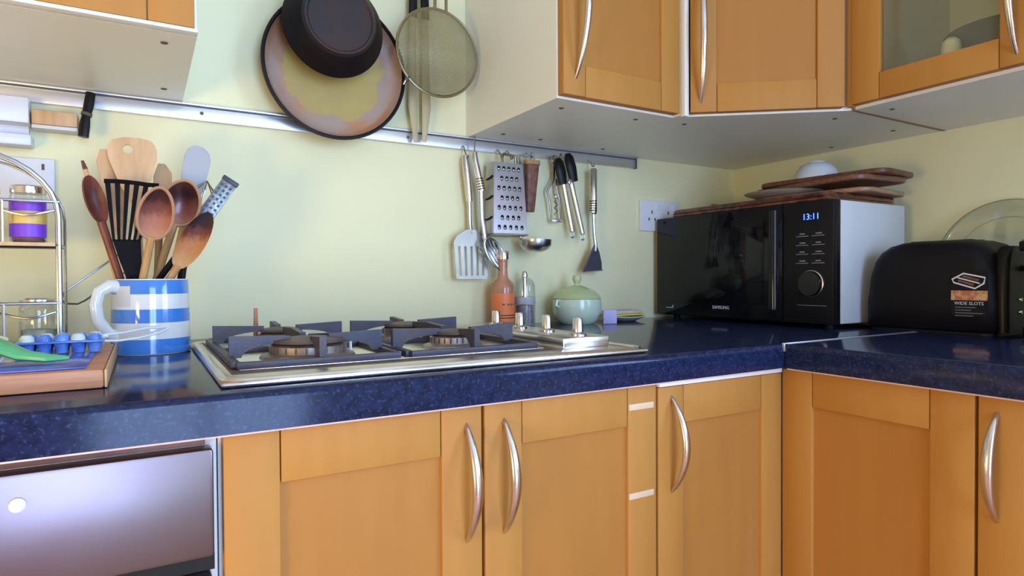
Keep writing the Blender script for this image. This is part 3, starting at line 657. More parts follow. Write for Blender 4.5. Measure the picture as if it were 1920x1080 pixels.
# can opener with two black grips on top, tubular legs with loops below
s = thing('can_opener', 'can opener with black grips on two steel legs', 'can opener', (.02, .62, 1.11))
for (t0, t1, b0, b1) in (((.004, 1.330), (.022, 1.265), (.013, 1.262), (.048, 1.135)), ((-.027, 1.315), (-.012, 1.256), (-.010, 1.256), (.016, 1.140))):
    obj('black_grip', B(tube, [(t0[0], .620, t0[1]+.004), (t0[0]+.002, .618, t0[1]-.006), ((t0[0]+t1[0])/2, .616, (t0[1]+t1[1])/2), (t1[0], .618, t1[1])], [.008, .0135, .0145, .012], 10, flat=.6, up=(0, 1, 0)), 'black', s)
    obj('leg', B(tube, [(b0[0], .619, b0[1]), (b1[0], .619, b1[1])], .0068, 12), 'steel', s)
    obj('loop', B(tube, [(b1[0]+.001+.0055*math.cos(2*PI*i/14), .619, b1[1]-.008+.0085*math.sin(2*PI*i/14)) for i in range(14)], .0016, 6, True), 'chrome', s)
obj('rivet', B(lathe, [(0, .004), (.006, .003), (.007, 0)], disc_m(.004, .612, 1.263), 14), 'nickel', s)
s = thing('bottle_opener', 'small steel bottle opener hanging behind the can opener', 'bottle opener', (-.03, .635, 1.16))
obj('frame', B(tube, [(-.028, .632, 1.315), (-.030, .632, 1.27), (-.050, .632, 1.238), (-.043, .632, 1.215), (-.037, .632, 1.165), (-.008, .632, 1.168), (-.012, .632, 1.215), (-.020, .632, 1.240), (-.024, .632, 1.27)], .0032, 8, flat=.6, up=(0, 1, 0)), 'chrome', s)
obj('cross_bar', B(box, -.037, -.008, .628, .636, 1.162, 1.170, .001), 'steel', s)
obj('screw_spiral', B(tube, [(-.026+.004*math.cos(i*.9), .630+.003*math.sin(i*.9), 1.235-i*.0022) for i in range(26)], .0012, 5), 'chrome', s)
obj('hanging_loop', B(tube, [(-.029+.006*math.cos(2*PI*i/14), .632, 1.318+.010*math.sin(2*PI*i/14)) for i in range(14)], .002, 6, True), 'wire_dark', s)
s = thing('scraper_spatula', 'steel-handled spatula with black triangular blade, rightmost on the rail', 'spatula', (.085, .62, 1.035))
obj('handle', B(tube, [(.0865, .622, 1.304), (.0865, .622, 1.300), (.0855, .622, 1.19), (.0855, .622, 1.186)], [.007, .0098, .0098, .008], 14), 'nickel', s)
grips(s, (.0865, .622, 1.30), (.0855, .622, 1.19), .0102, 5, .72, .94)
obj('neck', B(tube, [(.0855, .622, 1.19), (.088, .622, 1.14), (.091, .620, 1.105), (.088, .618, 1.09)], [.0045, .004, .005, .006], 8), 'steel', s)
mY = basis((0, .617, 0), (1, 0, 0), (0, 1, 0), (0, 0, 1))
obj('blade', B(prism, [(.092, 1.106), (.101, 1.088), (.108, 1.062), (.109, 1.043), (.048, 1.039), (.060, 1.062), (.074, 1.088), (.084, 1.104)], -.001, .001, mY), 'iron', s)
obj('blade_edge', B(tube, [(.085, .616, 1.106), (.074, .616, 1.088), (.059, .616, 1.060), (.047, .616, 1.0385)], .0022, 6), 'chrome', s)
obj('blade_lip', B(tube, [(.046, .616, 1.038), (.110, .616, 1.042)], .0022, 6), 'chrome', s)

# ------------------------------------------------------------------ gas hob
HB = thing('gas_hob', 'four-burner stainless steel gas hob set into the worktop', 'hob', (-.56, .27, ZT))
hx0, hx1, hy0, hy1 = -.853, -.272, .030, .505
bm = bmesh.new(); box(bm, hx0, hx1, hy0, hy1, ZT+.0004, ZT+.0065, .003)
obj('steel_plate', bm, 'hob_steel', HB)
bm = bmesh.new()   # raised rolled rim
pts = [(x, y, ZT+.007) for x, y in rrect((hx0+hx1)/2, (hy0+hy1)/2, (hx1-hx0)/2-.006, (hy1-hy0)/2-.006, .02, 5)]
tube(bm, pts, .005, 8, True, flat=.6); obj('rim', bm, 'hob_steel', HB)
obj('burner_well', B(box, -.836, -.398, .088, .478, ZT+.0062, ZT+.0075, .0005), 'cap', HB)
obj('well_plate', B(box, -.826, -.408, .108, .470, ZT+.0074, ZT+.0088, .0006), 'hob_steel', HB)
for (x, y, r) in ((-.729, .196, .048), (-.729, .392, .032), (-.515, .196, .033), (-.515, .392, .040)):
    z = ZT+.0088
    bnr = obj('burner', B(lathe, [(r+.014, 0), (r+.012, .004), (r+.002, .007), (r+.002, .016), (r-.004, .019), (0, .019)], Matrix.Translation((x, y, z)), 40), 'burner', HB)
    obj('burner_cap', B(lathe, [(r-.002, .0195), (r+.001, .0205), (r-.001, .024), (r*.5, .0265), (0, .027)], Matrix.Translation((x, y, z)), 40), 'cap', bnr)
    bm = bmesh.new()
    for i in range(24):
        a = 2*PI*i/24; tube(bm, [(x+(r+.001)*math.cos(a), y+(r+.001)*math.sin(a), z+.008), (x+(r+.001)*math.cos(a), y+(r+.001)*math.sin(a), z+.0155)], .0018, 5)
    obj('flame_ports', bm, 'cap', bnr, kind='stuff')
    obj('igniter', B(tube, [(x+r+.008, y-.004, z), (x+r+.008, y-.004, z+.018)], .0022, 8), 'label_white', bnr)
zt_ = ZT+.041
def pan_support(x0, x1, y0, y1):
    """low square frame; for each burner four arms that rise on a leg and reach inwards, arched underneath"""
    t = .0042; zb_ = ZT+.0088; hf = .0075; xm = (x0+x1)/2
    fr = obj('pan_support', B(box, x0, x1, y0-.005, y0+.005, zb_, zb_+hf, .001), 'iron', HB)
    obj('frame_bar', B(box, x0, x1, y1-.005, y1+.005, zb_, zb_+hf, .001), 'iron', fr)
    for x in (x0, x1): obj('frame_bar', B(box, x-.005, x+.005, y0+.0052, y1-.0052, zb_, zb_+hf, .001), 'iron', fr)
    ym = (y0+y1)/2
    obj('frame_bar', B(box, x0+.0052, x1-.0052, ym-.005, ym+.005, zb_, zb_+hf, .001), 'iron', fr)
    def arm(p, d, L):
        base = zb_+hf*.6; poly = [(0, base), (0, zt_), (L, zt_-.003), (L, zt_-.011)]
        for k in range(1, 7):
            th = PI/2*k/6; poly.append((L-(L-.015)*math.sin(th), zt_-.011-(zt_-.011-base-.002)*(1-math.cos(th))))
        poly.append((.014, base)); d = V(d)
        obj('support_arm', B(prism, poly, -t, t, basis(p, d, (-d.y, d.x, 0), (0, 0, 1))), 'iron', fr)
    for yc, ya, yb_ in ((y0+(ym-y0)*.42, y0, ym), (ym+(y1-ym)*.60, ym, y1)):
        arm((x0, yc, 0), (1, 0, 0), .074); arm((x1, yc, 0), (-1, 0, 0), .074)
        if ya == y0: arm((xm, y0, 0), (0, 1, 0), .052)
        else: arm((xm, y1, 0), (0, -1, 0), .052)
        arm((xm, ym, 0), (0, 1 if ya == ym else -1, 0), .060)
pan_support(-.828, -.630, .116, .466)
pan_support(-.614, -.416, .116, .466)
obj('control_plinth', B(box, -.384, -.296, .092, .470, ZT+.006, ZT+.0225, .003), 'hob_steel', HB)
for i, y in enumerate((.118, .205, .292, .379)):
    k = obj('knob', B(lathe, [(.0135, 0), (.0135, .003), (.0085, .006), (.0075, .026), (.006, .028), (0, .028)], Matrix.Translation((-.338, y, ZT+.0224)), 24), 'nickel', HB)
obj('igniter_rod', B(tube, [(-.752, .490, ZT+.008), (-.752, .489, ZT+.063)], [.0045, .0030], 8), mat('copper_rod', (0.50, 0.25, 0.17), 0.4, 0.6), HB)

# ------------------------------------------------------------------ behind the hob
s = thing('sauce_bottle', 'slim glass bottle with bright orange label behind the hob', 'bottle', (-.197, .60, ZT))
obj('glass', B(lathe, [(0, 0), (.026, 0), (.0275, .003), (.0275, .088), (.025, .099), (.013, .112), (.0115, .122), (.0105, .150), (.012, .151), (.012, .156), (0, .156)], Matrix.Translation((-.197, .60, ZT+.0005)), 32), 'brown_glass', s)
obj('label', B(lathe, [(.0280, .012), (.0281, .013), (.0281, .076), (.0280, .077)], Matrix.Translation((-.197, .60, ZT+.0005)), 32), 'orange', s)
for z in (.020, .026): obj('label_line', B(lathe, [(.02825, z), (.0283, z+.0003), (.0283, z+.0018), (.02825, z+.002)], Matrix.Translation((-.197, .60, ZT)), 32, 4.0, 5.6), 'black', s)
for q in (4.15, 4.55, 4.85, 5.2): obj('label_mark', B(lathe, [(.02825, .050), (.0283, .0503), (.0283, .0537), (.02825, .054)], Matrix.Translation((-.197, .60, ZT)), 8, q, q+.22), 'leather', s)
obj('cap', B(lathe, [(0, .019), (.0135, .019), (.0145, .017), (.0145, 0), (0, 0)], Matrix.Translation((-.197, .60, ZT+.1565)), 24), 'nickel', s)
s = thing('pepper_mill', 'clear acrylic pepper mill with steel knob beside the orange bottle', 'mill', (-.134, .605, ZT))
mt_ = Matrix.Translation((-.134, .605, ZT+.0005))
obj('shell', B(lathe, [(0, 0), (.024, 0), (.025, .003), (.025, .088), (.0245, .097), (.018, .108), (.010, .113), (0, .114)], mt_, 32), 'glass', s)
obj('peppercorns', B(lathe, [(0, .004), (.0205, .004), (.021, .006), (.021, .047), (0, .050)], mt_, 24), 'pepper', s)
obj('spindle', B(tube, [(-.134, .605, ZT+.05), (-.134, .605, ZT+.113)], .005, 10), 'nickel', s)
obj('collar', B(lathe, [(.0255, .050), (.0258, .051), (.0258, .066), (.0255, .067), (.0215, .067), (.0215, .050), (.0255, .050)], mt_, 32), 'silicone', s)
obj('knob', B(lathe, [(.003, .113), (.007, .114), (.0075, .118), (.0055, .126), (.003, .128), (0, .128)], mt_, 16), 'nickel', s)
s = thing('lidded_pot', 'pale green ceramic pot with domed lid and knob', 'pot', (0.0, .575, ZT))
mt_ = Matrix.Translation((-.002, .575, ZT+.0005))
obj('bowl', B(lathe, [(0, 0), (.040, 0), (.052, .010), (.0595, .030), (.0605, .050), (.0585, .060), (.056, .060), (0, .058)], mt_, 48), 'green_glaze', s)
l_ = obj('lid', B(lathe, [(.0585, .0605), (.0590, .063), (.054, .071), (.040, .081), (.022, .089), (.010, .093), (0, .094)], mt_, 48), 'lid_glaze', s)
obj('knob', B(lathe, [(.008, .092), (.0065, .098), (.011, .106), (.0115, .112), (.008, .118), (0, .1195)], mt_, 20), 'lid_glaze', l_)
obj('ear_handle', B(tube, [(-.055, .570, ZT+.058), (-.068, .567, ZT+.057), (-.070, .567, ZT+.047), (-.060, .569, ZT+.042)], .004, 8), 'green_glaze', s)
tag(obj('tag_card', B(box, -.0165, .0165, -.003, .003, 0, .034, .0015, Matrix.Translation((.052, .515, ZT+.0006)) @ Matrix.Rotation(-.5, 4, 'Z') @ Matrix.Translation((0, 0, 0))), 'lavender'), 'small lavender packet standing at the pot', 'packet')
s = tag(obj('saucer', B(lathe, [(0, 0), (.030, 0), (.052, .010), (.055, .012), (.0545, .0135), (.050, .0125), (.028, .004), (0, .0035)], Matrix.Translation((.150, .580, ZT+.0005)), 40), 'jug_white'), 'small white saucer between green pot and microwave', 'saucer')
s = thing('folded_cloth', 'yellow-edged folded cloth lying on the small saucer', 'cloth', (.150, .58, ZT+.0145))
obj('under_layer', B(box, -.050, .052, -.028, .028, 0, .004, .0012, Matrix.Translation((.155, .590, ZT+.0145)) @ Matrix.Rotation(.08, 4, 'Z')), 'yellow', s)
obj('upper_layer', B(box, -.046, .050, -.026, .028, 0, .009, .003, Matrix.Translation((.155, .592, ZT+.0188)) @ Matrix.Rotation(.10, 4, 'Z')), 'pinkish', s)

# ------------------------------------------------------------------ striped jug and its utensils
JX, JY, JZ = -.909, .456, ZT+.0005
JG = thing('striped_jug', 'blue and white banded ceramic jug full of kitchen utensils', 'jug', (JX, JY, JZ))
obj('body', B(lathe, [(0, 0), (.0525, 0), (.0545, .002), (.0542, .03), (.0530, .08), (.0518, .1115), (.0508, .1135), (.0485, .1130), (.0480, .1100), (.0495, .06), (.050, .008), (0, .006)], Matrix.Translation((JX, JY, JZ)), 64), 'jug', JG)
hp = []
for q, dz in ((.044, .101), (.062, .103), (.076, .095), (.081, .077), (.078, .055), (.066, .035), (.046, .024)): hp.append((JX-.86*q, JY-.51*q, JZ+dz))
obj('handle', B(tube, hp, [.0105, .010, .009, .009, .009, .0095, .0105], 12, flat=.8, up=(0, 1, 0)), 'jug_white', JG)
obj('price_label', B(lathe, [(.0528, .072), (.0536, .0735), (.0529, .102), (.0521, .103)], Matrix.Translation((JX, JY, JZ)), 8, 3.72, 4.18), 'label_white', JG)

FACE = V((0, -1, 0.12)).normalized()
def frame_for(head, foot, face=FACE):
    a = (V(head)-V(foot)).normalized(); n = (V(face)-a*V(face).dot(a)).normalized(); s = n.cross(a) * 1
    return a, n, s
def shaft(par, head, foot, r0, r1, m, name='shaft', flat=1.0):
    h, f = V(head), V(foot)
    obj(name, B(tube, [f, f.lerp(h, .5), h], [r0, (r0+r1)/2, r1], 10, flat=flat, up=(0, 1, 0)), m, par)
def wspoon(label, head, foot, hw, hl, m_head, m_shaft, depth=.012, egg=.12, cat='spoon', name='wooden_spoon', face=FACE, rim=False):
    s = thing(name, label, cat, foot, 'utensils in the striped jug')
    a, n, sd = frame_for(head, foot, face)
    obj('bowl', B(dish, V(head), sd, a, n, hw, hl, depth, .004, egg=egg), m_head, s, 60)
    if rim: obj('bowl_rim', B(tube, [V(head)+sd*math.cos(2*PI*i/36)*hw*(1-egg*math.sin(2*PI*i/36))+a*math.sin(2*PI*i/36)*hl-n*.0012 for i in range(36)], .0026, 6, True), 'spoon_rim', s, 60)
    shaft(s, V(head)-a*(hl*.92)-n*.004, foot, .0048, .0062, m_shaft)
    return s
wspoon('front wooden spoon in the jug, its bowl darkened at the tip', (-.9015, .402, 1.121), (-.938, .438, .925), .0230, .039, 'spoon_front', 'wood_mid', rim=True)
wspoon('glossy dark wooden spoon right behind the front spoon in the jug', (-.867, .436, 1.142), (-.930, .486, .925), .0270, .036, 'spoon_dark', 'wood_mid', rim=True)
wspoon('wooden spoon leaning right in the jug with black burnt tip', (-.851, .425, 1.084), (-.922, .436, .955), .0190, .050, 'spoon_tip', 'wood_mid', .006, .05)
wspoon('red-brown wooden spoon leaning left in the jug', (-.9775, .442, 1.142), (-.922, .448, .925), .0150, .036, 'spoon_red', 'spoon_red', .013, .0, face=(.75, -1, 0))
def spatula(label, head, foot, poly, m, hole=None, name='wooden_spatula', sm=None, thick=.0035, tilt=FACE):
    s = thing(name, label, 'spatula', foot, 'utensils in the striped jug')
    a, n, sd = frame_for(head, foot, tilt)
    m4 = basis(head, sd, n, a)
    if hole:   # blade with a round hole: outer polygon bridged to an inner circle
        bm = bmesh.new(); t = bmesh.new(); N = 32; hc, hr = hole
        def outer(th):
            best = None; d = V((math.cos(th), math.sin(th)))
            for i in range(len(poly)):
                p, q = V(poly[i])-V(hc), V(poly[(i+1) % len(poly)])-V(hc); e = q-p
                den = d.x*-e.y+d.y*e.x
                if abs(den) < 1e-12: continue
                tt = (p.x*-e.y+p.y*e.x)/den; u = (d.x*p.y-d.y*p.x)/den
                if tt > 0 and -1e-6 <= u <= 1+1e-6 and (best is None or tt > best): best = tt
            return V(hc)+d*(best or .01)
        rg = []
        for i in range(N):
            th = 2*PI*i/N; o_ = outer(th); c_ = V(hc)+V((math.cos(th), math.sin(th)))*hr
            rg.append([t.verts.new((q.x, dpt, q.y)) for dpt in (0, thick) for q in (o_, c_)])
        for i in range(N):
            A, C_ = rg[i], rg[(i+1) % N]
            t.faces.new((A[0], A[1], C_[1], C_[0])); t.faces.new((A[2], A[3], C_[3], C_[2]))
            t.faces.new((A[0], C_[0], C_[2], A[2])); t.faces.new((A[1], C_[1], C_[3], A[3]))
        merge(bm, t, m4); obj('blade', bm, m, s)
    else: obj('blade', B(prism, poly, 0, thick, m4, thick*.3), m, s)
    zmin = min(p[1] for p in poly)
    shaft(s, V(head)+a*(zmin+.006)+n*thick*.5, foot, .0048, .0058, sm or m)
    return s
pad = [(-.010, -.062), (-.024, -.020), (-.0325, .008), (-.0330, .026), (-.026, .036), (-.010, .040), (.010, .040), (.026, .036), (.0330, .026), (.0325, .008), (.024, -.020), (.010, -.062)]
spatula('broad pale wooden spatula with a round hole, tallest in the jug', (-.930, .470, 1.203), (-.916, .462, .925), pad, 'wood_pale', ((.006, .022), .0065))
spatula('pale wooden spatula behind the black turner on the left', (-.961, .488, 1.178), (-.922, .480, .925), [(-.008, -.080), (-.020, -.01), (-.022, .028), (-.012, .046), (.006, .048), (.014, .030), (.012, -.02), (.008, -.080)], 'wood_pale')
spatula('narrow wooden spatula at the right of the broad one', (-.892, .492, 1.168), (-.905, .485, .925), [(-.008, -.05), (-.015, .0), (-.014, .028), (-.004, .042), (.006, .042), (.012, .02), (.010, -.01), (.007, -.05)], 'wood_mid')
spatula('grey silicone spatula with rounded top', (-.842, .504, 1.205), (-.900, .478, .925), [(-.008, -.05), (-.018, -.035), (-.020, .0), (-.020, .020), (-.015, .034), (-.004, .041), (.008, .041), (.017, .034), (.020, .02), (.019, .0), (.016, -.035), (.008, -.05)], 'silicone', name='silicone_spatula', sm='wood_pale', thick=.006)
# black slotted turner
s = thing('nylon_turner', 'black fan-shaped slotted turner at the front of the jug', 'turner', (-.925, .43, .925), 'utensils in the striped jug')
def TX(z, q):
    if z < 1.075: k = (z-1.027)/(1.075-1.027); a0, a1 = -.941+(-.957+.941)*k, -.918+(-.9235+.918)*k
    else: k = (z-1.075)/(1.168-1.075); a0, a1 = -.957+(-.966+.957)*k, -.9235+(-.897+.9235)*k
    return a0*(1-q)+a1*q
def TY(z): return .4290-(z-1.027)*.03
def tquad(z0_, z1_, q0, q1, t=.0025):
    bm = bmesh.new(); R = []
    for z in (z0_, z1_): R.append([(TX(z, q0), TY(z), z), (TX(z, q1), TY(z), z), (TX(z, q1), TY(z)+t, z), (TX(z, q0), TY(z)+t, z)])
    loft(bm, R); return bm
bm = bmesh.new()
R = []
for z in (1.0, 1.027, 1.05, 1.083): R.append([(TX(max(z, 1.027), 0), TY(z), z), (TX(max(z, 1.027), 1), TY(z), z), (TX(max(z, 1.027), 1), TY(z)+.0035, z), (TX(max(z, 1.027), 0), TY(z)+.0035, z)])
loft(bm, R); obj('neck', bm, 'nylon', s)
for i in range(6):
    q = i/5*.90; obj('tine', tquad(1.080, 1.166, q, q+.10), 'nylon', s)
obj('end_bar', B(tube, [(TX(1.166, q)+(-.001+.002*q), TY(1.166)+.001, 1.1650+.0065*math.sin(PI*(q*.55+.35))-.003+(.002 if q > .8 else 0)) for q in (0, .2, .4, .6, .8, 1)], .0032, 8), 'nylon', s)
obj('shaft', B(tube, [(-.9295, .431, 1.03), (-.918, .452, .925)], [.008, .006], 10), 'nylon', s)
# fine grater leaning right
s = thing('hand_grater', 'narrow steel hand grater leaning out of the jug to the right', 'grater', (-.895, .47, .925), 'utensils in the striped jug')
hd, ft = V((-.814, .452, 1.152)), V((-.905, .456, 1.012)); a, n, sd = frame_for(hd, ft)
m4 = basis(hd, sd, n, a)
obj('blade', B(box, -.0125, .0125, 0, .002, -.046, .034, .0007, m4), 'fine_grater', s)
bm = bmesh.new()
for i in range(3):
    for j in range(9): box(bm, -.009+i*.0075, -.005+i*.0075, .002, .0034, -.044+j*.0085, -.040+j*.0085, 0, m4)
obj('teeth', bm, 'iron', s, kind='stuff')
obj('end_cap', B(box, -.0135, .0135, -.001, .004, .033, .041, .0015, m4), 'iron', s)
shaft(s, hd-a*.044+n*.001, ft, .005, .0045, 'black')
# whisk
s = thing('wire_whisk', 'small wire whisk behind the dark spoon', 'whisk', (-.89, .48, .925), 'utensils in the striped jug')
hd, ft = V((-.838, .470, 1.140)), V((-.892, .460, .930)); a, n, sd = frame_for(hd, ft)
for k in range(4):
    th = PI*k/4; e = sd*math.cos(th)+n*math.sin(th)
    obj('wire_loop', B(tube, [hd-a*.055+e*.003*-1] + [hd+a*(-.05+.095*q)+e*(-.020*math.sin(PI*min(1, q*.62+.05))) for q in (.2, .5, .8)] + [hd+a*.046] + [hd+a*(-.05+.095*q)+e*(.020*math.sin(PI*min(1, q*.62+.05))) for q in (.8, .5, .2)] + [hd-a*.055+e*.003], .0009, 5), 'chrome', s)
shaft(s, hd-a*.052, ft, .005, .0055, 'steel', 'handle')
s = thing('wooden_skewer', 'thin wooden stick with dark tip at the left of the jug', 'stick', (-.935, .47, .925), 'utensils in the striped jug')
shaft(s, (-.992, .470, 1.190), (-.932, .470, .925), .003, .0034, 'wood_pale')
obj('dark_tip', B(tube, [(-.9918, .470, 1.189), (-.9955, .470, 1.202)], [.0036, .0020], 8), 'wood_dark', s)
s = thing('peeler', 'small black-handled tool sunk low at the right rim of the jug', 'peeler', (-.875, .445, .93), 'utensils in the striped jug')
shaft(s, (-.864, .456, 1.046), (-.878, .470, .925), .005, .0060, 'black', 'handle'); obj('blade', B(box, -.004, .004, -.001, .001, -.004, .016, .0005, basis((-.861, .455, 1.05), (.95, 0, -.3), (0, 1, 0), (.3, 0, .95))), 'steel', s)

# ------------------------------------------------------------------ chrome spice rack
s = thing('spice_rack', 'two-tier chrome wire spice rack at the left edge', 'spice rack', (-1.15, .49, ZT))
def arch_pts(y):
    return [(-1.024, y, ZT+.003)] + [(-1.024, y, z) for z in (1.0, 1.09)] + [(-1.135+.111*math.cos(t), y, 1.115+.090*math.sin(t)) for t in [PI*i/16 for i in range(17)]] + [(-1.246, y, z) for z in (1.09, 1.0, ZT+.003)]
obj('front_arch', B(tube, arch_pts(.447), .0038, 8, flat=.6, up=(0, 1, 0)), 'chrome', s)
obj('rear_arch', B(tube, arch_pts(.535), .0020, 8), 'chrome', s)
for zs in (1.074, .928):
    sh = obj('shelf', B(tube, [(-1.024, .447, zs), (-1.246, .447, zs), (-1.246, .535, zs), (-1.024, .535, zs)], .0026, 8, True), 'chrome', s)
    for y in (.465, .482, .500, .517): obj('shelf_wire', B(tube, [(-1.024, y, zs), (-1.246, y, zs)], .0016, 6), 'chrome', sh)
    obj('guard_wire', B(tube, [(-1.022, .446, zs+.062), (-1.246, .446, zs+.062)], .0022, 6), 'chrome', sh)
    wv = [(-1.028-.012*i, .444-.003*math.sin(i*.9), zs+.046+.005*math.sin(i*.85+2.4)) for i in range(19)]
    obj('wavy_wire', B(tube, wv, .0016, 6), 'chrome', sh)
    obj('guard_post', B(tube, [(-1.088, .446, zs), (-1.088, .446, zs+.062)], .0022, 6), 'chrome', sh)
obj('front_slat', B(box, -1.246, -1.0275, .4425, .4445, 1.0715, 1.0770, .0006), 'wood_pale', s)
obj('side_loop', B(tube, [(-.945, .560, 1.072), (-1.020, .548, 1.010), (-1.0285, .545, 1.002), (-1.030, .543, .992), (-1.026, .542, .986), (-1.010, .545, .985), (-1.000, .548, .990), (-.945, .560, 1.036)], .0017, 6), 'chrome', s)
def jar(x, y, z, r, h, label, lab=None, fill='herb', lvl=.6):
    j = thing('spice_jar', label, 'jar', (x, y, z), 'jars in the spice rack'); t = Matrix.Translation((x, y, z))
    obj('glass', B(lathe, [(0, 0), (r-.002, 0), (r, .003), (r, h*.80), (r*.93, h*.85), (r*.93, h*.87)], t, 28), 'glass', j)
    obj('contents', B(lathe, [(0, .002), (r-.003, .002), (r-.0025, .004), (r-.0025, h*lvl), (0, h*lvl+.002)], t, 24), fill, j)
    obj('lid', B(lathe, [(0, h), (r*.90, h), (r*.98, h-.002), (r*.98, h*.87), (0, h*.87)], t, 28), 'nickel', j)
    if lab:
        for (a, b, m, r_) in lab: obj('label', B(lathe, [(r_*r, a*h), (r_*r+.0003, a*h+.0004), (r_*r+.0003, b*h-.0004), (r_*r, b*h)], t, 24, 3.3, 6.0), m, j)
jar(-1.062, .478, 1.0768, .0222, .083, 'glass spice jar with purple and yellow label on the upper shelf', [(.10, .72, 'purple', 1.01), (.33, .55, 'label_yellow', 1.025)], 'spice', .12)
jar(-1.116, .480, 1.0768, .0222, .080, 'glass spice jar cut by the left edge on the upper shelf', [(.1, .5, 'label_white', 1.01)], 'herb', .4)
jar(-1.052, .480, .9308, .0240, .066, 'clear glass jar with silver lid on the lower shelf', None, 'herb', .3)
jar(-1.118, .480, .9308, .0230, .062, 'clear glass jar at the left of the lower shelf', None, 'herb', .5)

# ------------------------------------------------------------------ chopping board and what lies on it
s = thing('chopping_board', 'thick wooden chopping board at the left on the worktop', 'chopping board', (-1.15, .25, ZT))
bx0, bx1, by0, by1 = -1.36, -.9560, .104, .410
obj('board', B(box, bx0, bx1, by0, by1, ZT+.0006, ZT+.0205, .003), 'wood_board', s)
obj('end_grain', B(box, bx1+.0002, bx1+.0030, by0+.001, by1-.001, ZT+.0010, ZT+.0200, .0012), 'wood_pale', s)
zb = ZT+.0208
tag(obj('plastic_sheet', B(box, -1.34, -.972, .115, .335, zb, zb+.0022, .0009), 'blue_mat'), 'shiny blue plastic sheet lying on the chopping board', 'sheet')
s = thing('ice_tray', 'blue ice cube tray on the chopping board', 'tray', (-1.05, .30, zb+.0024))
zq = zb+.0026
obj('tray_rim', B(box, -1.052, -.962, .262, .312, zq+.0125, zq+.0150, .001), 'blue_plastic', s)
for i in range(5):
    x = -1.041+i*.0170
    for y in (.275, .299):
        obj('cell', B(lathe, [(0, 0), (.0060, 0), (.0082, .0125), (0, .0126)], Matrix.Translation((x, y, zq)), 12), 'blue_plastic', s)
        obj('ice_lump', B(lathe, [(.0082, .0152), (.0075, .0195), (.005, .0228), (0, .0236)], Matrix.Translation((x, y, zq)), 12), 'blue_plastic' if (i+int(y*100)) % 3 else 'clear_white', s)
s = thing('plastic_scoop', 'milky plastic scoop with green band at the left of the board', 'scoop', (-1.09, .2, zb+.003))
obj('scoop', B(dish, (-1.085, .250, zb+.022), (1, .2, 0), (0, 1, .1), (0, -.2, 1), .030, .045, .016, .002), 'clear_white', s, 60)
obj('green_band', B(tube, [(-1.13, .240, zb+.040), (-1.080, .215, zb+.032), (-1.052, .190, zb+.020), (-1.030, .170, zb+.0115), (-1.008, .160, zb+.0085), (-.990, .162, zb+.0075)], [.012, .014, .014, .012, .009, .004], 10, flat=.5), 'green_plastic', s)
s = thing('wire_loop_handle', 'thin white looped wire lying from the board across the jug foot', 'wire loop', (-.95, .375, zb))
obj('loop', B(tube, [(-.992, .350, zb+.016), (-.965, .352, zb+.017), (-.945, .362, zb+.018), (-.917, .378, zb+.022), (-.893, .388, zb+.022), (-.888, .386, zb+.020), (-.902, .376, zb+.014), (-.925, .362, zb+.010), (-.950, .352, zb+.008), (-.992, .346, zb+.011)], .0016, 8, True), 'socket', s)
obj('stem', B(tube, [(-1.010, .346, zb+.0045), (-.985, .350, zb+.014), (-.962, .353, zb+.0155)], .003, 8), 'socket', s)

# ------------------------------------------------------------------ microwave and the pile on top
MW = thing('microwave', 'black-fronted microwave with pale sides in the corner', 'microwave', (.46, .37, ZT))
mx, my0, my1, mz0, mz1 = .322, .115, .634, .921, 1.184
obj('body', B(box, mx+.022, .592, my0, my1, mz0, mz1, .004), 'mw_white', MW)
obj('front_frame', B(box, mx+.003, mx+.0215, my0-.0005, my1+.0005, mz0-.001, mz1+.0005, .003), 'black', MW)
dr = obj('door', B(box, mx-.004, mx+.0025, .236, my1, mz0, mz1, .002), 'gloss_black', MW)
obj('window_glass', B(box, mx-.0052, mx-.0038, .285, .600, .958, 1.160, .0005), 'gloss_black', dr)
obj('door_pillar', B(tube, [(mx-.005, .258, .948), (mx-.005, .258, 1.172)], .011, 14, flat=1), 'gloss_black', dr)
cp = obj('control_panel', B(box, mx-.004, mx+.0025, my0, .2345, mz0, mz1, .002), 'black', MW)
def face(y, z, d=.0045): return basis((mx-d, y, z), (0, -1, 0), (0, 0, 1), (-1, 0, 0))
text('brand_lettering', 'SAMSUNG', .0115, face(.410, .9465), 'print', dr)
obj('emblem', B(prism, [(0, 0), (.006, 0), (.007, .006), (.004, .003)], -.0003, .0003, basis((mx-.0043, .578, .9425), (0, -1, 0), (1, 0, 0), (0, 0, 1))), 'print', dr)
obj('inverter_mark', B(box, mx-.0046, mx-.0040, .572, .598, .9395, .9412), 'print', dr)
text('clock_digits', '13:11', .0185, face(.166, 1.1505), 'digits', cp)
for r in range(4):
    for k in range(2):
        y = .187-k*.038; z = 1.112-r*.0195
        obj('button', B(box, mx-.0052, mx-.0040, y-.0145, y+.0145, z-.0032, z-.0016, .0002), 'print_dim', cp)
        obj('button_mark', B(box, mx-.0048, mx-.0040, y-.006-.002*((r+k) % 2), y+.006, z+.0012, z+.0040, .0002), 'print_dim', cp)
kb = obj('dial', B(lathe, [(.027, 0), (.027, .009), (.0255, .0115), (0, .012)], face(.164, 1.007, .004), 40), 'gloss_black', cp)
obj('dial_ring', B(lathe, [(.0290, 0), (.0290, .0035), (.0272, .0045), (.0272, 0)], face(.164, 1.007, .004), 40), 'steel', kb)
obj('panel_line', B(box, mx-.0046, mx-.0040, .130, .198, .9595, .9606), 'print_dim', cp)
for y in (.15, .60):
    for x in (.36, .56): obj('foot', B(lathe, [(0, 0), (.010, 0), (.011, .0105), (0, .0105)], Matrix.Translation((x, y, ZT+.0005)), 12), 'black', MW)
zz = mz1+.0012
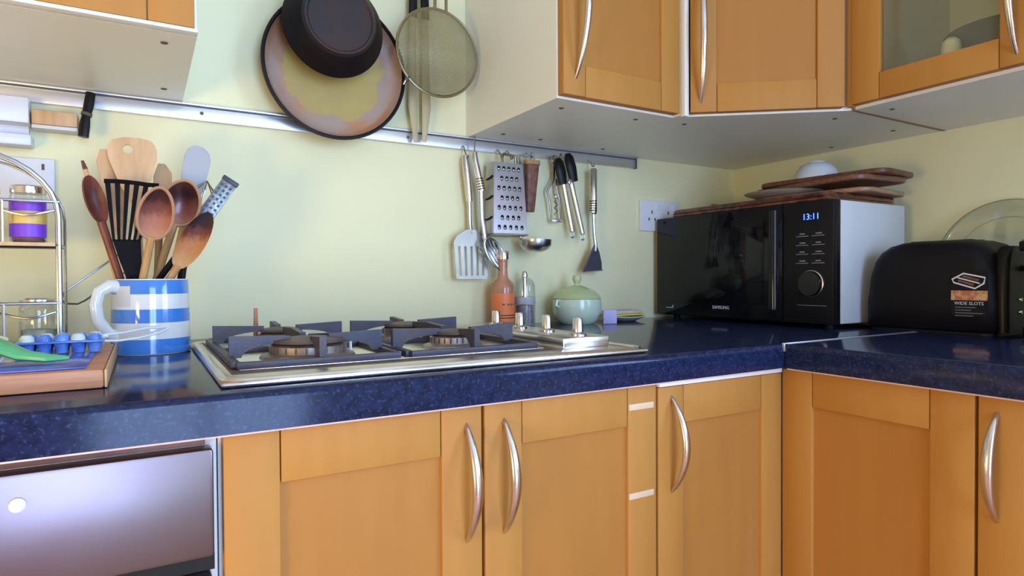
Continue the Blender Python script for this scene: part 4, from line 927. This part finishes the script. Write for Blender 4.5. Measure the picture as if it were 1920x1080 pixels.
s = thing('brown_tray', 'shiny brown woven tray on top of the microwave', 'tray', (.45, .36, zz))
obj('tray_base', B(box, .329, .585, .135, .585, zz, zz+.0115, .003), 'wicker', s)
bm = bmesh.new()
P = rrect(.457, .360, .128, .225, .02, 5)
obj('tray_edge', B(tube, [(x, y, zz+.0122+.0012*math.sin(i*1.3)) for i, (x, y) in enumerate(P)], .0060, 8, True), 'wicker', s)
def board(label, cx, cy, hx, hy, z, t, rz, m, tilt=(0, 0), name='wooden_board'):
    bm = bmesh.new()
    m4 = Matrix.Translation((cx, cy, z)) @ Matrix.Rotation(rz, 4, 'Z') @ Matrix.Rotation(tilt[0], 4, 'X') @ Matrix.Rotation(tilt[1], 4, 'Y')
    R = [[(x, y, q) for x, y in rrect(0, 0, hx-e, hy-e, .03, 5)] for q, e in ((0, .002), (.002, 0), (t-.002, 0), (t, .002))]
    loft(bm, R, m4); return tag(obj(name, bm, m), label, 'board')
board('pale wooden board lowest in the pile on the microwave', .487, .230, .100, .130, zz+.0185, .010, .10, 'low_board')
pl = tag(obj('plate', B(lathe, [(0, 0), (.06, 0), (.088, .010), (.091, .0125), (.088, .0128), (.06, .004), (0, .004)], Matrix.Translation((.44, .322, zz+.0295)), 40), 'plate_grey'), 'greyish plate between the boards on the microwave', 'plate')
board('mid-brown wooden board in the middle of the pile', .478, .235, .085, .150, zz+.0425, .012, -.12, 'mid_board')
board('dark wooden board under the upturned bowl', .482, .220, .078, .150, zz+.0548, .011, .08, 'wood_dark')
tag(obj('bowl', B(lathe, [(.047, 0), (.0475, .004), (.044, .020), (.034, .033), (.020, .0385), (.019, .041), (0, .041)], Matrix.Translation((.455, .245, zz+.0662)), 40), 'bowl'), 'pale upturned bowl topping the pile on the microwave', 'bowl')
s = thing('herb_sprig', 'bit of green leaf poking from the pile on the microwave', 'leaf', (.40, .46, zz+.018))
for i, (x, y, a) in enumerate(((.385, .455, .3), (.395, .440, -.4), (.38, .475, .9))):
    obj('leaf', B(dish, (x, y, zz+.0225+i*.002), (math.cos(a), math.sin(a), 0), (-math.sin(a), math.cos(a), .1), (0, -.2, 1), .010, .018, .003, .001, 14, 3), 'leaf', s, 60)

# ------------------------------------------------------------------ toaster, kettle, glass plate
TS = thing('toaster', 'black plastic toaster with picture sticker on its side', 'toaster', (.49, -.02, ZT))
def tring(z, hx, hy, r, cx=.488, cy=-.020): return [(x, y, z) for x, y in rrect(cx, cy, hx, hy, r, 6)]
z = ZT
obj('body', B(loft, [tring(z+.006, .080, .1155, .022), tring(z+.012, .086, .1215, .026), tring(z+.06, .088, .121, .028), tring(z+.11, .086, .117, .03), tring(z+.142, .083, .110, .032), tring(z+.160, .078, .101, .034), tring(z+.173, .068, .088, .036), tring(z+.180, .054, .072, .036), tring(z+.182, .040, .055, .03)]), 'black_matt', TS, 50)
obj('base', B(loft, [tring(z+.0006, .080, .115, .02), tring(z+.0058, .080, .115, .02)]), 'black', TS)
for x in (.468, .508): obj('bread_slot', B(box, x-.011, x+.011, -.075, .035, z+.1822, z+.1830), 'dark', TS)
e = obj('end_panel', B(loft, [[(x, y, zq_) for x, y in rrect(.488, -.140, hx, .012, .010, 4)] for zq_, hx in ((z+.008, .070), (z+.06, .072), (z+.12, .070), (z+.150, .064), (z+.166, .050))]), 'black', TS)
obj('lever', B(box, .470, .506, -.172, -.150, z+.120, z+.130, .003), 'black', e)
for zq_, m in ((z+.068, 'nickel'), (z+.045, 'nickel')): obj('button', B(lathe, [(0, .003), (.0035, .003), (.004, 0)], basis((.466, -.1522, zq_), (1, 0, 0), (0, 0, 1), (0, -1, 0)), 12), m, e)
xs = .3985
def sf(y, zz_, d=0.0): return basis((xs-d, y, zz_), (0, -1, 0), (0, 0, 1), (-1, 0, 0))
st = obj('sticker', B(box, xs+.0002, xs+.0012, -.127, -.069, .948, 1.032), 'black', TS)
# drawn toaster outline, toast photo strip, lettering
ol = [(-.0705, 1.0155), (-.0895, 1.0265), (-.1245, 1.0185), (-.1225, 1.008), (-.1085, .9985), (-.0735, 1.0095)]
obj('drawn_toaster', B(tube, [(xs-.0002, y, zq_) for y, zq_ in ol], .0016, 6, True, flat=.3, up=(1, 0, 0)), 'socket', st)
obj('drawn_toaster', B(tube, [(xs-.0002, -.0800, 1.0185), (xs-.0002, -.1160, 1.0080)], .0013, 6, flat=.3, up=(1, 0, 0)), 'socket', st)
for y0_, z0_ in ((-.089, 1.0205), (-.0815, 1.0120)):
    obj('drawn_bread', B(prism, [(0, .003), (.026, -.005), (.024, -.0085), (-.002, -.0005)], -.0003, .0003, basis((xs-.0001, y0_, z0_), (0, -1, 0), (1, 0, 0), (0, 0, 1))), 'leather', st)
obj('toast_photo', B(box, xs-.0004, xs+.0002, -.1285, -.069, .9765, .9945), 'toast_print', st)
text('sticker_lettering', 'WIDE SLOTS', .0085, sf(-.0985, .9705), 'print', st)
for i, L in enumerate((.034, .026, .045, .030)):
    obj('small_print', B(box, xs-.0004, xs+.0002, -.076-L, -.076, .9625-i*.0052, .9637-i*.0052), 'print_dim', st)
KT = thing('kettle', 'steel canister with black lid cut by the right edge', 'kettle', (.425, -.222, ZT))
t = Matrix.Translation((.425, -.238, ZT+.0006))
obj('body', B(lathe, [(0, 0), (.058, 0), (.060, .004), (.060, .150), (.058, .154), (0, .154)], t, 48), 'steel', KT)
obj('lid', B(lathe, [(.066, .1545), (.068, .157), (.068, .170), (.060, .176), (0, .178)], t, 48), 'black', KT)
obj('base', B(lathe, [(.0605, .001), (.0625, .003), (.0625, .02), (.0605, .022)], t, 48), 'black', KT)
# glass plate leaning on the wall
GP = thing('glass_plate', 'round clear glass plate leaning on the wall behind the toaster', 'plate', (.62, -.068, ZT))
th = .10; m4 = Matrix.Translation((.632, -.068, ZT+.1365)) @ Matrix.Rotation(-PI/2+th, 4, 'Y')
obj('disc', B(lathe, [(0, 0), (.122, 0), (.1345, .006), (.135, .008), (.133, .0095), (.121, .0035), (0, .0035)], m4, 64), 'glass', GP)
obj('rim', B(tube, [m4 @ V((.134*math.cos(2*PI*i/64), .134*math.sin(2*PI*i/64), .008)) for i in range(64)], .0014, 6, True), 'plate_rim', GP)
obj('ridge', B(tube, [m4 @ V((.098*math.cos(2*PI*i/64), .098*math.sin(2*PI*i/64), .004)) for i in range(64)], .0008, 6, True), 'plate_rim', GP)
